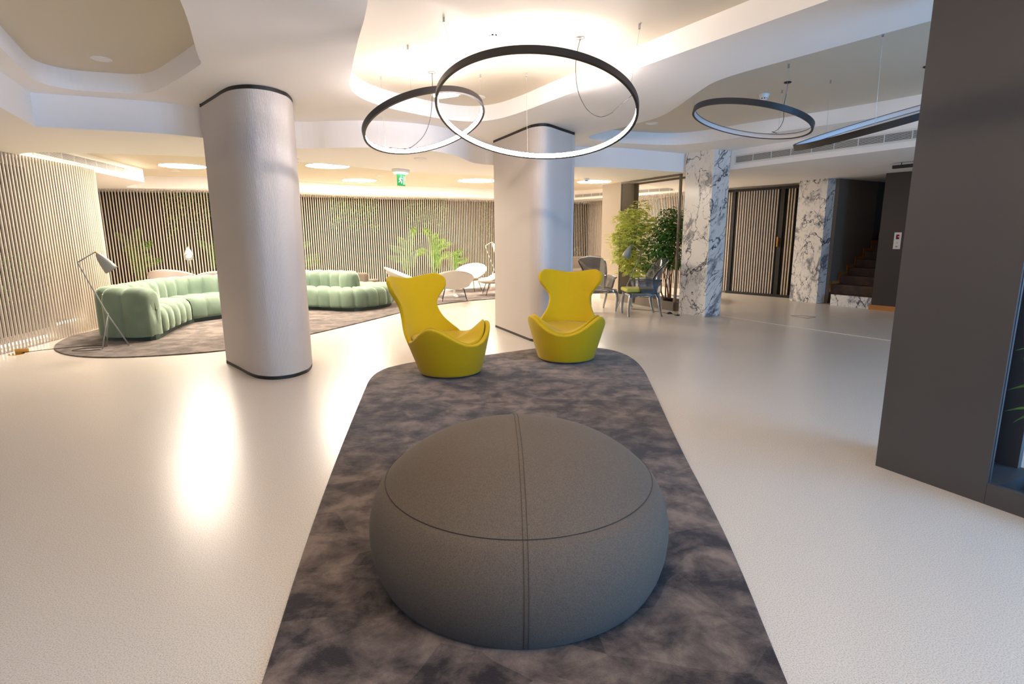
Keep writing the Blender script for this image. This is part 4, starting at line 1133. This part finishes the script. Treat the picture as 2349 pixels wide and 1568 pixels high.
# glossy white moulded seats behind the sofa
def swoop(loc, rz, label, sc=1.0):
    t = thing('moulded_chair', label, 'chair', loc, rz, 'white moulded chairs behind the sofa')
    rows = []
    for j in range(11):
        v = j / 10; row = []
        for i in range(-14, 15):
            u = i / 14; a = u * math.radians(118)
            h = (0.56 + 0.24 * math.cos((u + 0.3) * 1.75)) * sc
            z0 = 0.40; z = z0 + (h - z0) * v; rad = 0.30 + 0.14 * v ** 0.7
            row.append(Vector((rad * 1.15 * math.sin(a), 0.06 + rad * math.cos(a), z)))
        rows.append(row)
    o = MB().grid(rows).build('shell', M['gloss_white'], t, smooth=True, world=False)
    sd = o.modifiers.new('solidify', 'SOLIDIFY'); sd.thickness = 0.02; sd.offset = -1
    MB().lathe([(0, 0.38), (0.28, 0.385), (0.31, 0.40), (0.28, 0.42), (0, 0.415)], (0, 0.04, 0), 32).build('seat', M['gloss_white'], t, smooth=True, world=False)
    MB().lathe([(0.03, 0.38), (0.03, 0.06), (0.2, 0.02), (0.22, 0), (0, 0)], (0, 0.04, 0), 32).build('pedestal', M['gloss_white'], t, smooth=True, world=False, angle=50)
    mb = MB()
    mb.lathe([(0, 0), (0.014, 0), (0.014, 0.004), (0, 0.004)], (-0.34, -0.25 + 0.5, 0.66), 12, Matrix.Rotation(PI / 2, 4, 'X'))
    return t


swoop((-6.78, 11.4, RZ), math.radians(150), 'glossy white moulded chair behind the sofa, further left of the pair', 1.0)
swoop((-6.05, 11.75, RZ), math.radians(165), 'glossy white moulded chair behind the sofa, nearer the column', 0.93)

# brown bench seats at the back
def bench(loc, rz, L, h, label):
    t = thing('upholstered_bench', label, 'bench', loc, rz)
    o = MB().box((0, 0, 0.22), (L, 0.6, 0.36)).build('seat', M['brown_seat'], t, world=False); bevel(o, 0.05, 4)
    o = MB().box((0, 0.26, h / 2 + 0.06), (L, 0.16, h - 0.12)).build('backrest', M['brown_seat'], t, world=False); bevel(o, 0.05, 4)
    return t


bench((2.05, 17.5, 0), math.radians(14), 2.3, 0.76, 'taupe upholstered bench against the back slats right of the rear column')
bench((-3.72, 13.3, RZ), math.radians(165), 0.95, 0.58, 'taupe upholstered low chair behind the round end of the sofa')

# ------------------------------------------------------------------ staircase and lift wall
F0 = Vector((6.50, 11.30, 0)); su = Vector((0.52, -0.854, 0)); sn = Vector((0.854, 0.52, 0))
st = thing('staircase', 'dark brown stairs with a marble first riser between column and lift wall', 'staircase', tuple(F0))
zs = [0.22, 0.40, 0.565, 0.72, 0.885, 1.05, 1.22, 1.39]
for k, z in enumerate(zs):
    a = F0 + sn * 0.29 * k - su * (0.02 if k == 0 else 0.20); c_ = F0 + sn * 0.29 * k + su * 0.765
    if k == 0:
        MB().prism([a, c_, c_ + sn * 0.02, a + sn * 0.02], 0, z).build('marble_riser', M['marble'], st)
        a = a + sn * 0.02; c_ = c_ + sn * 0.02
    MB().prism([a, c_, c_ + sn * 0.31, a + sn * 0.31], 0, z).build('step', M['stair_wood'], st)
sk = MB()
for k, z in enumerate(zs[1:], 1):
    a = F0 + sn * (0.29 * k - 0.05) - su * 0.20
    sk.prism([a, a + sn * 0.31, a + sn * 0.31 + su * 0.015, a + su * 0.015], z - 0.1, z + 0.06)
    sk.prism([a, a + sn * 0.05, a + sn * 0.05 + su * 0.015, a + su * 0.015], z - 0.16, z + 0.06)
sk.build('skirting', M['wood'], st)
a = F0 - su * 0.215 + sn * 0.3
wall('wall_stair', [tuple(F0 + sn * 0.25 - su * 0.215)[:2], tuple(F0 + sn * 1.75 - su * 0.215)[:2]], 0, ZB + 0.3, M['wall_taupe'], 0.1)
wall('wall_stair', [tuple(F0 + sn * 1.75 - su * 0.215)[:2], tuple(F0 + sn * 3.2 - su * 0.215)[:2], tuple(F0 + sn * 3.2 + su * 0.76)[:2]], 0, ZB + 0.3, M['wall_green'], 0.1)
E0 = Vector((6.885, 10.63, 0)); E1 = E0 + (Vector((7.157, 10.263, 0)) - Vector((6.92, 10.578, 0))).normalized() * 6.2
eu = (E1 - E0).normalized(); en = Vector((-eu.y, eu.x, 0))
if en.x < 0: en = -en
struct(MB().prism([E0, E1, E1 + sn * 2.4, E0 + sn * 2.9], 0, ZB + 0.2), 'wall_lift', mat('dark brown lift wall', (62, 52, 46), 0.55))
struct(MB().prism([E0 - en * 0.02 - eu * 0.03, E1 - en * 0.02, E1, E0 - eu * 0.03], 0, 0.09), 'baseboard_lift', M['wood'])
cp = thing('lift_call_panel', 'steel lift call panel with red display on the dark wall', 'lift panel', (7.07, 10.38, 1.3))
pc = Vector((7.07, 10.38, 1.297)) - en * 0.004; ea = math.atan2(eu.y, eu.x)
# put the plate on the wall surface
off = (pc - E0).dot(en); pc = pc - en * (off + 0.006)
MB().box(tuple(pc), (0.115, 0.012, 0.30), ea).build('plate', mat('brushed panel steel', (214, 206, 198), 0.35, 0.3), cp)
MB().box(tuple(pc - en * 0.007 + Vector((0, 0, 0.07)) + eu * 0.0), (0.05, 0.004, 0.085), ea).build('display', M['black'], cp)
MB().box(tuple(pc - en * 0.010 + Vector((0, 0, 0.074)) + eu * 0.012), (0.014, 0.003, 0.018), ea).build('display_mark', M['red'], cp)
mb = MB()
for z in (-0.03, -0.045): mb.box(tuple(pc - en * 0.007 + Vector((0, 0, z))), (0.012, 0.003, 0.008), ea)
mb.build('arrow_marks', M['black'], cp)
MB().box(tuple(pc - en * 0.009 + Vector((0, 0, -0.105))), (0.032, 0.008, 0.028), ea).build('call_button', M['chrome'], cp)
# black track light at the right
tl = thing('track_light', 'short black linear track light under the low ceiling near the lift', 'track light', (6.3, 8.6, ZB))
TLa, TLb = Vector((6.02, 9.15, ZB - 0.06)), Vector((6.6, 8.1, ZB - 0.06)); ta = math.atan2((TLb - TLa).y, (TLb - TLa).x)
MB().box(tuple((TLa + TLb) / 2), (1.2, 0.05, 0.05), ta).build('housing', M['black'], tl)
mb = MB()
for s_ in (0.1, 0.9): mb.tube([TLa.lerp(TLb, s_), TLa.lerp(TLb, s_) + Vector((0, 0, 0.06))], 0.006)
mb.build('mounts', M['black'], tl)

# floor inlays
struct(MB().tube([(3.745, 9.85, 0.0005), (4.35, 8.75, 0.0005), (5.35, 7.15, 0.0005), (7.0, 4.5, 0.0005)], 0.004, 4), 'trim_1', M['joint'])
hp_ = [(4.966, 9.837, 0.0005), (5.186, 9.829, 0.0005), (5.315, 9.665, 0.0005), (5.094, 9.518, 0.0005)]
struct(MB().tube(hp_, 0.0035, 4, True), 'trim_2', M['hatch'])
